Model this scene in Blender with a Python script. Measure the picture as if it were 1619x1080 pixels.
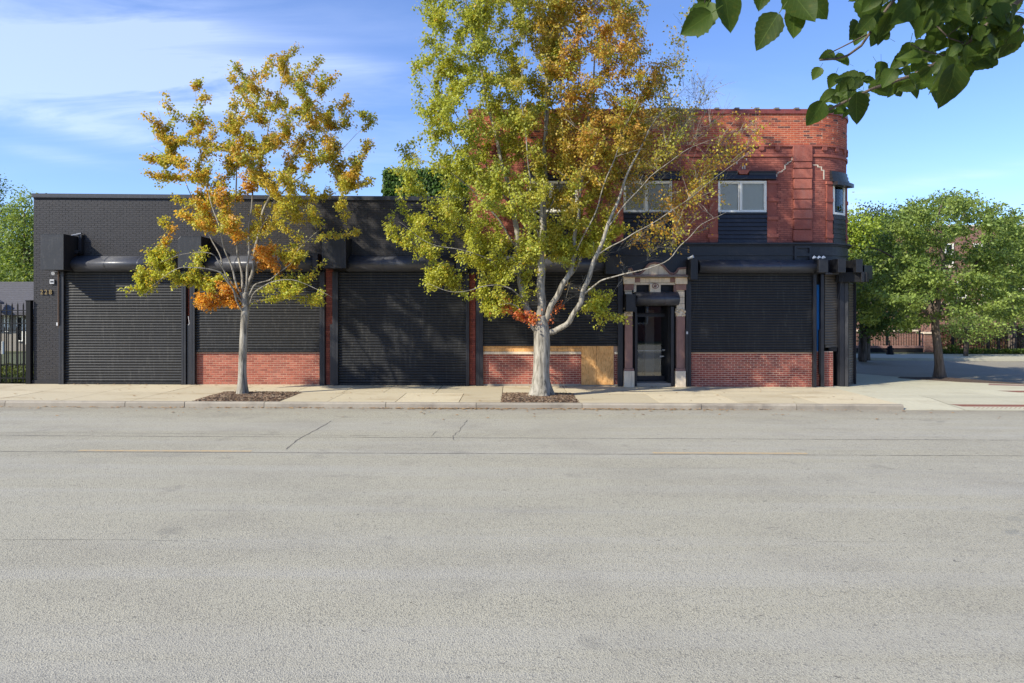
import bpy, math, random
import numpy as np
from mathutils import Vector, Matrix

# ------------------------------------------------------------------ camera, light, exposure
SC = bpy.context.scene
COL = SC.collection
for o in list(bpy.data.objects):
    bpy.data.objects.remove(o)
F = 1079.0           # focal length in photo pixels (24 mm on 36 mm)
EYE = 2.4
HOR = 490.0
D = 21.6             # distance of the street front
RD = math.radians
cam_d = bpy.data.cameras.new('camera'); cam = bpy.data.objects.new('camera', cam_d); COL.objects.link(cam)
cam.location = (0, 0, EYE); cam.rotation_euler = (RD(90), 0, 0)
cam_d.sensor_width = 36; cam_d.lens = 36 * F / 1619.0
cam_d.shift_y = -50.0 / 1619.0
cam_d.clip_end = 3000; cam_d.clip_start = 0.1
SC.camera = cam

SUN_DIR = Vector((2.05, 1.30, -1.68)).normalized()     # travel direction of the light
sun_d = bpy.data.lights.new('sun', 'SUN'); sun_d.energy = 4.5; sun_d.angle = RD(0.9); sun_d.color = (1.0, 0.94, 0.80)
sun = bpy.data.objects.new('sun', sun_d); COL.objects.link(sun)
sun.rotation_euler = SUN_DIR.to_track_quat('-Z', 'Y').to_euler(); sun.location = (-30, -10, 30)
SUN_EL = math.asin(-SUN_DIR.z); SUN_AZ = math.atan2(-SUN_DIR.x, -SUN_DIR.y)

W = bpy.data.worlds.new('World'); SC.world = W; W.use_nodes = True
wt = W.node_tree; wn = wt.nodes; wl = wt.links
wn.clear()
out = wn.new('ShaderNodeOutputWorld'); bg = wn.new('ShaderNodeBackground'); bg.inputs[1].default_value = 0.15
sky = wn.new('ShaderNodeTexSky'); sky.sky_type = 'NISHITA'; sky.sun_disc = False
sky.sun_elevation = SUN_EL; sky.sun_rotation = SUN_AZ
sky.air_density = 1.0; sky.dust_density = 0.35; sky.ozone_density = 2.2
tc = wn.new('ShaderNodeTexCoord')
def wmath(op, a, b=None, c=None):
    n = wn.new('ShaderNodeMath'); n.operation = op
    for i, v in enumerate((a, b, c)):
        if v is None: continue
        if isinstance(v, (int, float)): n.inputs[i].default_value = v
        else: wl.new(v, n.inputs[i])
    return n.outputs[0]
def dirv(px, py):
    v = Vector((px - 809.5, F, HOR - py)); v.normalize(); return v
nrm = wn.new('ShaderNodeVectorMath'); nrm.operation = 'NORMALIZE'; wl.new(tc.outputs['Generated'], nrm.inputs[0])
sep = wn.new('ShaderNodeSeparateXYZ'); wl.new(nrm.outputs[0], sep.inputs[0])
zz = wmath('MAXIMUM', wmath('ADD', sep.outputs[2], 0.12), 0.05)
cmb = wn.new('ShaderNodeCombineXYZ')
wl.new(wmath('DIVIDE', sep.outputs[0], zz), cmb.inputs[0]); wl.new(wmath('DIVIDE', sep.outputs[1], zz), cmb.inputs[1])
def fbm(scale, detail, rough, dist, stretch, rot, off=(0, 0, 0)):
    mp = wn.new('ShaderNodeMapping'); mp.inputs['Rotation'].default_value = (0, 0, rot)
    mp.inputs['Scale'].default_value = stretch; mp.inputs['Location'].default_value = off
    wl.new(cmb.outputs[0], mp.inputs[0])
    n = wn.new('ShaderNodeTexNoise'); n.inputs['Scale'].default_value = scale; n.inputs['Detail'].default_value = detail
    n.inputs['Roughness'].default_value = rough; n.inputs['Distortion'].default_value = dist
    wl.new(mp.outputs[0], n.inputs['Vector']); return n.outputs['Fac']
def smooth(v, lo, hi, a=0.0, b=1.0):
    n = wn.new('ShaderNodeMapRange'); n.interpolation_type = 'SMOOTHSTEP'
    n.inputs[1].default_value = lo; n.inputs[2].default_value = hi; n.inputs[3].default_value = a; n.inputs[4].default_value = b
    wl.new(v, n.inputs[0]); return n.outputs[0]
def blob(px, py, rx, ry, rot=0.0):
    # an oval patch of sky: two angles relative to a centre direction
    d = dirv(px, py)
    mp = wn.new('ShaderNodeMapping'); mp.vector_type = 'POINT'
    q = d.to_track_quat('Y', 'Z')
    R = Matrix.Rotation(rot, 3, 'Y')
    m = (q.to_matrix() @ R).transposed()
    # dot products with the local axes
    outs = []
    for row, r in ((m[0], rx), (m[2], ry)):
        dp = wn.new('ShaderNodeVectorMath'); dp.operation = 'DOT_PRODUCT'; dp.inputs[1].default_value = row
        wl.new(nrm.outputs[0], dp.inputs[0]); outs.append(wmath('POWER', wmath('ABSOLUTE', wmath('MULTIPLY', dp.outputs['Value'], F / r)), 2))
    front = wn.new('ShaderNodeVectorMath'); front.operation = 'DOT_PRODUCT'; front.inputs[1].default_value = d
    wl.new(nrm.outputs[0], front.inputs[0])
    g = wmath('EXPONENT', wmath('MULTIPLY', wmath('ADD', outs[0], outs[1]), -1.0))
    return wmath('MULTIPLY', g, smooth(front.outputs['Value'], 0.0, 0.2))
wisp = fbm(1.1, 6, 0.55, 0.9, (0.55, 1.0, 1), 0.9)
wisp2 = fbm(3.2, 7, 0.6, 0.8, (0.45, 1.2, 1), 0.7, (3, 1, 0))
soft = fbm(0.9, 4, 0.5, 0.3, (0.5, 1.0, 1), 0.2, (7, 2, 0))
cov = None
for a in ((120, 60, 330, 60, 0.12), (60, 130, 300, 55, 0.1), (300, 110, 200, 60, -0.1), (250, 20, 260, 60, 0.5), (130, 200, 160, 16, 0.15), (560, 110, 90, 26, 0.2),
          (85, 245, 55, 9, 0.05), (1352, 322, 30, 22, 0.0), (1500, 284, 110, 10, -0.08), (1100, 160, 150, 50, 0.2), (620, 40, 240, 40, 0.1)):
    b = blob(*a); w = {0: 1}.get(0, 1)
    k = {(560, 110): 0.8, (85, 245): 1.0, (1352, 322): 1.5, (1500, 284): 0.8, (1100, 160): 0.35, (620, 40): 0.25, (250, 20): .7}.get(a[:2], 1.0)
    b = wmath('MULTIPLY', b, k)
    cov = b if cov is None else wmath('ADD', cov, b)
w1 = smooth(wisp, 0.42, 0.88)
w2 = smooth(wisp2, 0.25, 0.75)
tex = wmath('ADD', wmath('MULTIPLY', w1, 0.65), wmath('MULTIPLY', w2, 0.60))
cl = wmath('MULTIPLY', cov, tex)
cl = wmath('ADD', cl, wmath('MULTIPLY', smooth(soft, 0.45, 0.8), 0.18))
cl = wmath('MULTIPLY', wmath('MINIMUM', wmath('MULTIPLY', cl, .52), 0.44), smooth(sep.outputs[2], 0.0, 0.08))
tint = wn.new('ShaderNodeMix'); tint.data_type = 'RGBA'; tint.blend_type = 'MULTIPLY'; tint.inputs[0].default_value = 1.0
wl.new(sky.outputs[0], tint.inputs[6]); tint.inputs[7].default_value = (0.66, 0.77, 1.05, 1)
mixw = wn.new('ShaderNodeMix'); mixw.data_type = 'RGBA'
wl.new(cl, mixw.inputs[0]); wl.new(tint.outputs[2], mixw.inputs[6]); mixw.inputs[7].default_value = (4.6, 5.3, 7.0, 1)
wl.new(mixw.outputs[2], bg.inputs[0]); wl.new(bg.outputs[0], out.inputs[0])

SC.view_settings.view_transform = 'Standard'; SC.view_settings.look = 'None'
SC.view_settings.exposure = 0.60; SC.view_settings.gamma = 1.0; SC.view_settings.use_curve_mapping = False
SC.render.engine = 'CYCLES'

# ------------------------------------------------------------------ helpers
def X(px, Y=D): return (px - 809.5) * Y / F
def Z(py, Y=D): return EYE - (py - HOR) * Y / F
def gz(x): return -0.004 * max(-60, min(60, x))      # the street falls gently to the right

def tag(o, label=None, cat=None, group=None, kind=None):
    if label: o['label'] = label
    if cat: o['category'] = cat
    if group: o['group'] = group
    if kind: o['kind'] = kind
    return o
def empty(name, loc=(0, 0, 0), parent=None):
    o = bpy.data.objects.new(name, None); o.location = loc; COL.objects.link(o)
    if parent: o.parent = parent
    return o
def link(name, me, parent=None, loc=None, rot=None):
    o = bpy.data.objects.new(name, me); COL.objects.link(o)
    if parent: o.parent = parent
    if loc is not None: o.location = loc
    if rot is not None: o.rotation_euler = rot
    return o

class MB:
    def __init__(s): s.v = []; s.f = []; s.m = []; s.sm = []; s.c = []; s.mi = 0; s.smooth = False; s.col = 0.0
    def face(s, idx):
        s.f.append(idx); s.m.append(s.mi); s.sm.append(s.smooth); s.c.append(s.col)
    def box(s, x0, x1, y0, y1, z0, z1, fn=None, back=True):
        b = len(s.v); P = [(x0, y0, z0), (x1, y0, z0), (x1, y1, z0), (x0, y1, z0), (x0, y0, z1), (x1, y0, z1), (x1, y1, z1), (x0, y1, z1)]
        s.v += [fn(*p) for p in P] if fn else P
        for q in ((0, 1, 5, 4), (1, 2, 6, 5), (3, 0, 4, 7), (4, 5, 6, 7), (3, 2, 1, 0)): s.face([b + i for i in q])
        if back: s.face([b + i for i in (2, 3, 7, 6)])
    def prism(s, pts, a0, a1, plane='XZ'):
        # pts closed polygon in plane (XZ extruded in Y; XY extruded in Z; YZ extruded in X)
        b = len(s.v); n = len(pts)
        for a in (a0, a1):
            for p in pts:
                s.v.append({'XZ': (p[0], a, p[1]), 'XY': (p[0], p[1], a), 'YZ': (a, p[0], p[1])}[plane])
        s.face([b + i for i in range(n)]); s.face([b + n + i for i in reversed(range(n))])
        for i in range(n):
            j = (i + 1) % n; s.face([b + j, b + i, b + n + i, b + n + j])
    def tube(s, path, rad, n=8, cap=True):
        path = [Vector(p) for p in path]; b = len(s.v)
        up = None; m = len(path)
        if not hasattr(rad, '__len__'): rad = [rad] * m
        for i, p in enumerate(path):
            t = (path[min(i + 1, m - 1)] - path[max(i - 1, 0)])
            t = t.normalized() if t.length > 1e-9 else Vector((0, 0, 1))
            if up is None: up = t.orthogonal().normalized()
            up = (up - t * up.dot(t)); up = up.normalized() if up.length > 1e-6 else t.orthogonal().normalized()
            w = t.cross(up)
            for k in range(n):
                a = 2 * math.pi * k / n
                s.v.append(tuple(p + (up * math.cos(a) + w * math.sin(a)) * rad[i]))
        for i in range(m - 1):
            for k in range(n):
                k2 = (k + 1) % n
                s.face([b + i * n + k, b + i * n + k2, b + (i + 1) * n + k2, b + (i + 1) * n + k])
        if cap:
            s.face([b + k for k in reversed(range(n))]); s.face([b + (m - 1) * n + k for k in range(n)])
    def mesh(s, name, mats):
        me = bpy.data.meshes.new(name); me.from_pydata(s.v, [], s.f)
        for m in (mats if isinstance(mats, (list, tuple)) else [mats]): me.materials.append(m)
        me.polygons.foreach_set('material_index', s.m); me.polygons.foreach_set('use_smooth', s.sm)
        if any(s.c):
            at = me.attributes.new('bc', 'FLOAT', 'FACE'); at.data.foreach_set('value', s.c)
        me.update(); return me
    def build(s, name, mats, parent=None, loc=None, rot=None, fix=True):
        me = s.mesh(name, mats)
        if fix:
            import bmesh
            bm = bmesh.new(); bm.from_mesh(me); bmesh.ops.recalc_face_normals(bm, faces=bm.faces); bm.to_mesh(me); bm.free()
        return link(name, me, parent, loc, rot)
def bevel(o, w=0.01, seg=2):
    m = o.modifiers.new('bevel', 'BEVEL'); m.width = w; m.segments = seg; m.limit_method = 'ANGLE'; return o

# ------------------------------------------------------------------ materials
def mat(name):
    m = bpy.data.materials.new(name); m.use_nodes = True; nt = m.node_tree; nt.nodes.clear()
    o = nt.nodes.new('ShaderNodeOutputMaterial'); p = nt.nodes.new('ShaderNodeBsdfPrincipled'); nt.links.new(p.outputs[0], o.inputs[0])
    return m, nt, p, o
class NT:
    def __init__(s, nt): s.nt = nt
    def n(s, t, **k):
        x = s.nt.nodes.new(t)
        for a, b in k.items(): setattr(x, a, b)
        return x
    def l(s, a, b): s.nt.links.new(a, b)
    def coord(s, kind='Object'): return s.n('ShaderNodeTexCoord').outputs[kind]
    def pos(s): return s.n('ShaderNodeNewGeometry').outputs['Position']
    def mapping(s, v, scale=(1, 1, 1), rot=(0, 0, 0), loc=(0, 0, 0)):
        m = s.n('ShaderNodeMapping'); m.inputs['Scale'].default_value = scale; m.inputs['Rotation'].default_value = rot; m.inputs['Location'].default_value = loc
        s.l(v, m.inputs[0]); return m.outputs[0]
    def noise(s, v, scale, detail=4, rough=0.55, dist=0.0, out='Fac'):
        n = s.n('ShaderNodeTexNoise'); n.inputs['Scale'].default_value = scale; n.inputs['Detail'].default_value = detail
        n.inputs['Roughness'].default_value = rough; n.inputs['Distortion'].default_value = dist; s.l(v, n.inputs['Vector']); return n.outputs[out]
    def ramp(s, v, stops):
        r = s.n('ShaderNodeValToRGB'); e = r.color_ramp.elements
        while len(e) < len(stops): e.new(0.5)
        for i, (p, c) in enumerate(stops): e[i].position = p; e[i].color = (c[0], c[1], c[2], 1) if hasattr(c, '__len__') else (c, c, c, 1)
        s.l(v, r.inputs[0]); return r.outputs[0]
    def mix(s, f, a, b, blend='MIX'):
        m = s.n('ShaderNodeMix', data_type='RGBA', blend_type=blend)
        for i, v in ((0, f), (6, a), (7, b)):
            if isinstance(v, (int, float)): m.inputs[i].default_value = v if i == 0 else (v, v, v, 1)
            elif isinstance(v, tuple): m.inputs[i].default_value = (v[0], v[1], v[2], 1)
            else: s.l(v, m.inputs[i])
        return m.outputs[2]
    def math(s, op, a, b=None, clamp=False):
        m = s.n('ShaderNodeMath', operation=op, use_clamp=clamp)
        for i, v in enumerate((a, b)):
            if v is None: continue
            if isinstance(v, (int, float)): m.inputs[i].default_value = v
            else: s.l(v, m.inputs[i])
        return m.outputs[0]
    def rng(s, v, a, b, c=0.0, d=1.0, sm=True):
        m = s.n('ShaderNodeMapRange', interpolation_type='SMOOTHSTEP' if sm else 'LINEAR')
        for i, x in ((1, a), (2, b), (3, c), (4, d)): m.inputs[i].default_value = x
        s.l(v, m.inputs[0]); return m.outputs[0]
    def bump(s, h, p, strength=0.3, dist=0.01):
        b = s.n('ShaderNodeBump'); b.inputs['Strength'].default_value = strength; b.inputs['Distance'].default_value = dist
        s.l(h, b.inputs['Height']); s.l(b.outputs[0], p.inputs['Normal']); return b

def paint(name, col, rough=0.4, var=0.35, grime=0.25, bump=0.1, spec=0.5, metal=0.0, scale=3.0, dust=(0.20, 0.19, 0.17)):
    m, nt, p, _ = mat(name); N = NT(nt); c = N.pos()
    big = N.noise(c, scale, 6, 0.6); fine = N.noise(c, scale * 14, 5, 0.65)
    lo = tuple(x * (1 - var) for x in col); hi = tuple(min(1, x * (1 + var)) for x in col)
    base = N.mix(big, lo, hi)
    streak = N.noise(N.mapping(c, (9, 9, 0.8)), 2.0, 5, 0.6)
    g = N.math('MULTIPLY', N.rng(N.math('MULTIPLY', streak, N.math('ADD', fine, 0.5)), 0.48, 0.85), grime)
    base = N.mix(g, base, dust)
    N.l(base, p.inputs['Base Color']); p.inputs['Metallic'].default_value = metal; p.inputs['Specular IOR Level'].default_value = spec
    N.l(N.rng(fine, 0.2, 0.8, rough - 0.08, rough + 0.12), p.inputs['Roughness'])
    N.bump(N.math('ADD', N.math('MULTIPLY', big, 2.0), fine), p, bump, 0.006)
    return m

def brick_mat(name, cols, rough=0.85, gloss=False):
    m, nt, p, _ = mat(name); N = NT(nt); c = N.pos()
    oi = N.n('ShaderNodeObjectInfo').outputs['Random']; at = N.n('ShaderNodeAttribute', attribute_name='bc').outputs['Fac']
    r = N.math('FRACT', N.math('ADD', oi, at))
    base = N.ramp(r, cols)
    nz = N.noise(c, 5, 5, 0.6); fine = N.noise(c, 60, 4, 0.7)
    base = N.mix(N.rng(nz, 0.3, 0.75, 0, 0.35), base, N.mix(1.0, base, (0.55, 0.5, 0.5), 'MULTIPLY'))
    base = N.mix(N.rng(fine, 0.35, 0.75, 0, 0.3), base, N.mix(0.5, base, (0.5, 0.42, 0.38)))
    big = N.noise(N.mapping(c, (1, 1, .35)), 1.1, 5, 0.7)
    base = N.mix(N.rng(big, 0.55, 0.8, 0, 0.25 if not gloss else 0.12), base, (0.33, 0.28, 0.25) if not gloss else (0.035, 0.035, 0.036))
    N.l(base, p.inputs['Base Color'])
    if gloss: N.l(N.rng(fine, 0.2, 0.8, rough - 0.1, rough + 0.15), p.inputs['Roughness'])
    else: p.inputs['Roughness'].default_value = rough
    p.inputs['Specular IOR Level'].default_value = 0.3 if not gloss else 0.36
    N.bump(N.math('ADD', fine, nz), p, 0.5, 0.006)
    return m

M = {}
M['black'] = paint('black_paint', (0.016, 0.016, 0.020), 0.42, 0.3, 0.10, 0.06)
M['hood'] = paint('hood_metal', (0.058, 0.060, 0.070), 0.36, 0.3, 0.22, 0.08, scale=2.2)
M['box'] = paint('box_metal', (0.012, 0.012, 0.014), 0.45, 0.4, 0.30, 0.12, scale=2.0, dust=(0.10, 0.095, 0.09))
M['slat'] = paint('slat_metal', (0.013, 0.0134, 0.0145), 0.46, 0.5, 0.4, 0.12, spec=0.36, scale=0.7, dust=(0.11, 0.105, 0.095))
M['slat_brown'] = paint('slat_bronze', (0.085, 0.070, 0.055), 0.45, 0.3, 0.3, 0.05)
M['mortar_black'] = paint('mortar_black', (0.008, 0.008, 0.0095), 0.7, 0.3, 0.1)
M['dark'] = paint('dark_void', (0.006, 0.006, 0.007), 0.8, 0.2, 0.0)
M['brick_black'] = brick_mat('painted_brick', [(0, (0.008, 0.008, 0.0095)), (0.5, (0.010, 0.010, 0.0115)), (1, (0.013, 0.013, 0.0145))], 0.42, True)
M['brick_low'] = brick_mat('red_brick', [(0, (0.20, 0.040, 0.026)), (0.4, (0.32, 0.066, 0.04)), (0.8, (0.40, 0.095, 0.055)), (1, (0.26, 0.05, 0.035))])
M['brick_low_pale'] = brick_mat('pale_red_brick', [(0, (0.24, 0.052, 0.030)), (0.5, (0.33, 0.080, 0.046)), (1, (0.42, 0.12, 0.07))])  # slightly paler red ramp for the second bay and one pier
M['brick_face'] = brick_mat('face_brick', [(0, (0.25, 0.060, 0.040)), (0.5, (0.32, 0.084, 0.055)), (1, (0.39, 0.115, 0.075))])
M['brick_top'] = brick_mat('common_brick', [(0, (0.32, 0.056, 0.025)), (0.35, (0.42, 0.078, 0.029)), (0.75, (0.50, 0.112, 0.040)), (0.86, (0.14, 0.035, 0.025)), (1, (0.09, 0.028, 0.024))])
for e in M['brick_top'].node_tree.nodes:
    if e.type == 'VALTORGB': e.color_ramp.interpolation = 'LINEAR'
def mortar(name, col): return paint(name, col, 0.9, 0.25, 0.35, 0.3, dust=(0.2, 0.15, 0.12))
M['mortar_pale'] = mortar('mortar_pale', (0.58, 0.40, 0.29))
M['mortar_bay'] = mortar('mortar_bay', (0.46, 0.27, 0.19))
M['mortar_red'] = mortar('mortar_red', (0.18, 0.055, 0.04))
M['mortar_top'] = mortar('mortar_top', (0.55, 0.30, 0.19))
M['patch'] = paint('patch_mortar', (0.62, 0.52, 0.40), 0.9, 0.15, 0.3)
M['pier'] = paint('red_stone', (0.20, 0.075, 0.055), 0.8, 0.25, 0.35, 0.4, scale=6, dust=(0.12, 0.09, 0.07))
M['stone'] = paint('limestone', (0.74, 0.61, 0.44), 0.85, 0.22, 0.6, 0.5, scale=5, dust=(0.12, 0.085, 0.06))
M['stone_brown'] = paint('brownstone', (0.27, 0.15, 0.12), 0.85, 0.25, 0.5, 0.4, scale=6, dust=(0.08, 0.05, 0.04))
M['foundation'] = paint('foundation_concrete', (0.33, 0.28, 0.22), 0.9, 0.2, 0.5, 0.4)
M['white'] = paint('white_vinyl', (0.86, 0.83, 0.72), 0.5, 0.05, 0.25, 0.02, dust=(0.4, 0.36, 0.3))
M['blind'] = paint('window_blind', (0.95, 0.87, 0.72), 0.7, 0.05, 0.0, 0.02)
M['wood'] = None
M['brass'] = paint('brass', (0.30, 0.21, 0.09), 0.4, 0.2, 0.3, 0.05, metal=0.7)
M['grey_plastic'] = paint('grey_plastic', (0.50, 0.50, 0.50), 0.5, 0.1, 0.3)
M['blue'] = paint('blue_paint', (0.02, 0.22, 0.62), 0.45, 0.2, 0.3, dust=(0.02, 0.04, 0.07))
M['iron'] = paint('iron_paint', (0.006, 0.006, 0.007), 0.6, 0.3, 0.05, spec=0.2)
M['coping_red'] = paint('coping_metal', (0.20, 0.045, 0.035), 0.45, 0.2, 0.3)
M['coping_dark'] = paint('coping_dark', (0.028, 0.029, 0.035), 0.4, 0.2, 0.25, dust=(.12, .12, .12))
M['rust'] = paint('rusty_conduit', (0.10, 0.055, 0.03), 0.7, 0.5, 0.5)
M['off_white'] = paint('off_white', (0.75, 0.75, 0.72), 0.8, 0.1, 0.1)  # plain off-white for the small lumps near the motor boxes

def wood_mat():
    m, nt, p, _ = mat('plywood_osb'); N = NT(nt); c = N.pos()
    v = N.n('ShaderNodeTexVoronoi'); v.inputs['Scale'].default_value = 1.0
    N.l(N.mapping(c, (38, 38, 12), (0, .25, 0)), v.inputs['Vector'])
    strands = N.ramp(N.n('ShaderNodeSeparateColor').outputs[0], [(0, 0), (1, 1)])
    sc = N.n('ShaderNodeSeparateColor'); N.l(v.outputs['Color'], sc.inputs[0])
    base = N.ramp(sc.outputs[0], [(0, (0.56, 0.27, 0.08)), (0.3, (0.76, 0.39, 0.13)), (0.7, (0.85, 0.48, 0.18)), (1, (0.74, 0.35, 0.10))])
    g = N.noise(N.mapping(c, (60, 60, 8)), 1.0, 5, 0.6)
    base = N.mix(N.rng(g, 0.45, 0.8, 0, 0.6), base, (0.36, 0.17, 0.05))
    b = N.noise(c, 1.7, 4, 0.6)
    base = N.mix(N.rng(b, 0.45, 0.7, 0, 0.4), base, (0.48, 0.20, 0.05))
    N.l(base, p.inputs['Base Color']); p.inputs['Roughness'].default_value = 0.75; N.bump(g, p, 0.4, 0.004)
    return m
M['wood'] = wood_mat()

def asphalt(name, dark=1.0):
    m, nt, p, _ = mat(name); N = NT(nt); c = N.pos()
    fine = N.noise(c, 150, 3, 0.6); mid = N.noise(c, 45, 6, 0.8); grit = N.n('ShaderNodeTexVoronoi'); grit.inputs['Scale'].default_value = 85; N.l(c, grit.inputs['Vector'])
    base = N.ramp(fine, [(0.25, tuple(x * dark for x in (0.175, 0.162, 0.124))), (0.5, tuple(x * dark for x in (0.385, 0.357, 0.272))), (0.75, tuple(x * dark for x in (0.59, 0.55, 0.425)))])
    gs = N.n('ShaderNodeSeparateColor'); N.l(grit.outputs['Color'], gs.inputs[0])
    base = N.mix(N.rng(gs.outputs[0], 0.70, 0.98, 0, 0.6), base, tuple(x * dark for x in (0.10, 0.097, 0.09)))
    base = N.mix(N.rng(mid, 0.52, 0.8, 0, 0.5), base, tuple(x * dark for x in (0.14, 0.135, 0.125)))
    # tyre-worn lanes and long stains along the street
    lane = N.noise(N.mapping(c, (0.05, 0.9, 1)), 1.6, 5, 0.6)
    base = N.mix(N.rng(lane, 0.40, 0.70, 0, 0.30), base, tuple(x * dark for x in (0.42, 0.405, 0.375)))
    lane2 = N.noise(N.mapping(c, (0.22, 2.6, 1), (0, 0, 0.05)), 1.3, 6, 0.7)
    base = N.mix(N.rng(lane2, 0.58, 0.80, 0, 0.35), base, tuple(x * dark for x in (0.17, 0.155, 0.14)))
    pat = N.noise(c, 0.45, 6, 0.62)
    base = N.mix(N.rng(pat, 0.5, 0.72, 0, 0.22), base, tuple(x * dark for x in (0.19, 0.17, 0.15)))
    # small dark pock marks
    pk = N.noise(N.mapping(c, (0.8, 1.5, 1)), 9.0, 3, 0.65); pk2 = N.noise(c, 1.6, 3, .5)
    base = N.mix(N.math('MULTIPLY', N.math('MULTIPLY', N.rng(pk, 0.665, 0.72), N.rng(pk2, .40, .54)), .7), base, tuple(x * dark for x in (0.07, 0.065, 0.06)))
    # dirt washed into the gutter and a faint patched strip
    sy = N.n('ShaderNodeSeparateXYZ'); N.l(c, sy.inputs[0])
    gut = N.rng(N.math('ADD', sy.outputs[1], N.math('MULTIPLY', N.noise(N.mapping(c, (.4, 1, 1)), 1.5, 5, .65), 1.6)), 17.2, 18.5)
    base = N.mix(N.math('MULTIPLY', gut, .55), base, tuple(x * dark for x in (0.24, 0.20, 0.145)))
    diag = N.noise(N.mapping(c, (.12, 1.1, 1), (0, 0, -.22)), 1.1, 5, .6)
    base = N.mix(N.rng(diag, .58, .72, 0, .35), base, tuple(x * dark for x in (0.22, 0.21, 0.18)))
    near = N.noise(N.mapping(c, (.35, .6, 1)), .9, 6, .7)
    base = N.mix(N.math('MULTIPLY', N.math('MULTIPLY', N.rng(near, .44, .70), N.rng(mid, .40, .62)), .6), base, tuple(x * dark for x in (0.20, 0.185, 0.155)))
    oil = N.noise(c, 1.1, 4, .55)
    base = N.mix(N.rng(oil, .62, .74, 0, .4), base, tuple(x * dark for x in (0.16, 0.15, 0.13)))
    N.l(base, p.inputs['Base Color']); p.inputs['Roughness'].default_value = 0.88; p.inputs['Specular IOR Level'].default_value = 0.25
    N.bump(N.math('ADD', N.math('MULTIPLY', grit.outputs['Distance'], 0.8), mid), p, 0.6, 0.010)
    return m
M['asphalt'] = asphalt('asphalt'); M['asphalt_side'] = asphalt('asphalt_side', 0.95)

def concrete(name, col, stain=(0.26, 0.16, 0.08), st=0.45):
    m, nt, p, _ = mat(name); N = NT(nt); c = N.pos()
    oi = N.n('ShaderNodeObjectInfo').outputs['Random']
    fine = N.noise(c, 90, 4, 0.7); mid = N.noise(c, 9, 5, 0.6); big = N.noise(N.mapping(c, (0.6, 1.3, 1)), 0.9, 6, 0.65)
    lo = tuple(x * 0.86 for x in col); hi = tuple(min(1, x * 1.1) for x in col)
    base = N.mix(oi, lo, hi)
    base = N.mix(N.rng(mid, 0.35, 0.7, 0, 0.25), base, tuple(x * 0.72 for x in col))
    base = N.mix(N.rng(big, 0.50, 0.74, 0, st), base, stain)
    base = N.mix(N.rng(fine, 0.5, 0.8, 0, 0.3), base, tuple(x * 0.55 for x in col))
    N.l(base, p.inputs['Base Color']); p.inputs['Roughness'].default_value = 0.9; p.inputs['Specular IOR Level'].default_value = 0.2
    N.bump(N.math('ADD', fine, N.math('MULTIPLY', mid, 2)), p, 0.3, 0.005)
    return m
M['walk'] = concrete('sidewalk_concrete', (0.54, 0.465, 0.32), (0.32, 0.235, 0.135), 0.75)
M['walk2'] = concrete('corner_concrete', (0.50, 0.47, 0.35), (0.30, 0.25, 0.17), 0.55)
M['kerb'] = concrete('kerb_concrete', (0.34, 0.30, 0.24), (0.12, 0.10, 0.085), 0.75)
M['joint'] = paint('joint_dirt', (0.05, 0.04, 0.03), 0.95, 0.3, 0.3)
M['tar'] = paint('tar', (0.13, 0.118, 0.10), 0.8, 0.3, 0.6, dust=(0.15, 0.14, 0.13))
M['tactile'] = paint('tactile_red', (0.20, 0.075, 0.05), 0.8, 0.25, 0.5, 0.4, scale=12)
def yellow():
    m, nt, p, o = mat('worn_yellow'); N = NT(nt); c = N.pos()
    a = N.noise(N.mapping(c, (1, 2.5, 1)), 14, 6, 0.75); fine = N.noise(c, 230, 2, 0.5)
    base = N.ramp(fine, [(0.3, (0.36, 0.25, 0.12)), (0.7, (0.60, 0.44, 0.22))])
    base = N.mix(N.rng(a, 0.42, 0.64, 0, .95), base, (0.36, 0.32, 0.26))
    N.l(base, p.inputs['Base Color']); p.inputs['Roughness'].default_value = 0.85
    return m
M['yellow'] = yellow()
def glass(name, tint=(0.02, 0.025, 0.03), mixf=0.25):
    m, nt, p, o = mat(name); N = NT(nt)
    nt.nodes.remove(p)
    g = N.n('ShaderNodeBsdfGlossy'); g.inputs['Roughness'].default_value = 0.02; g.inputs['Color'].default_value = (0.9, 0.95, 1, 1)
    t = N.n('ShaderNodeBsdfTransparent'); t.inputs['Color'].default_value = (0.93, 0.95, 0.94, 1)
    fr = N.n('ShaderNodeFresnel'); fr.inputs['IOR'].default_value = 1.5
    f = N.math('ADD', N.math('MULTIPLY', fr.outputs[0], 1.2), mixf, True)
    mx = N.n('ShaderNodeMixShader'); N.l(f, mx.inputs[0]); N.l(t.outputs[0], mx.inputs[1]); N.l(g.outputs[0], mx.inputs[2]); N.l(mx.outputs[0], o.inputs[0])
    return m
M['glass'] = glass('door_glass', mixf=0.10); M['pane'] = glass('window_glass', mixf=-0.03)
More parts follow.
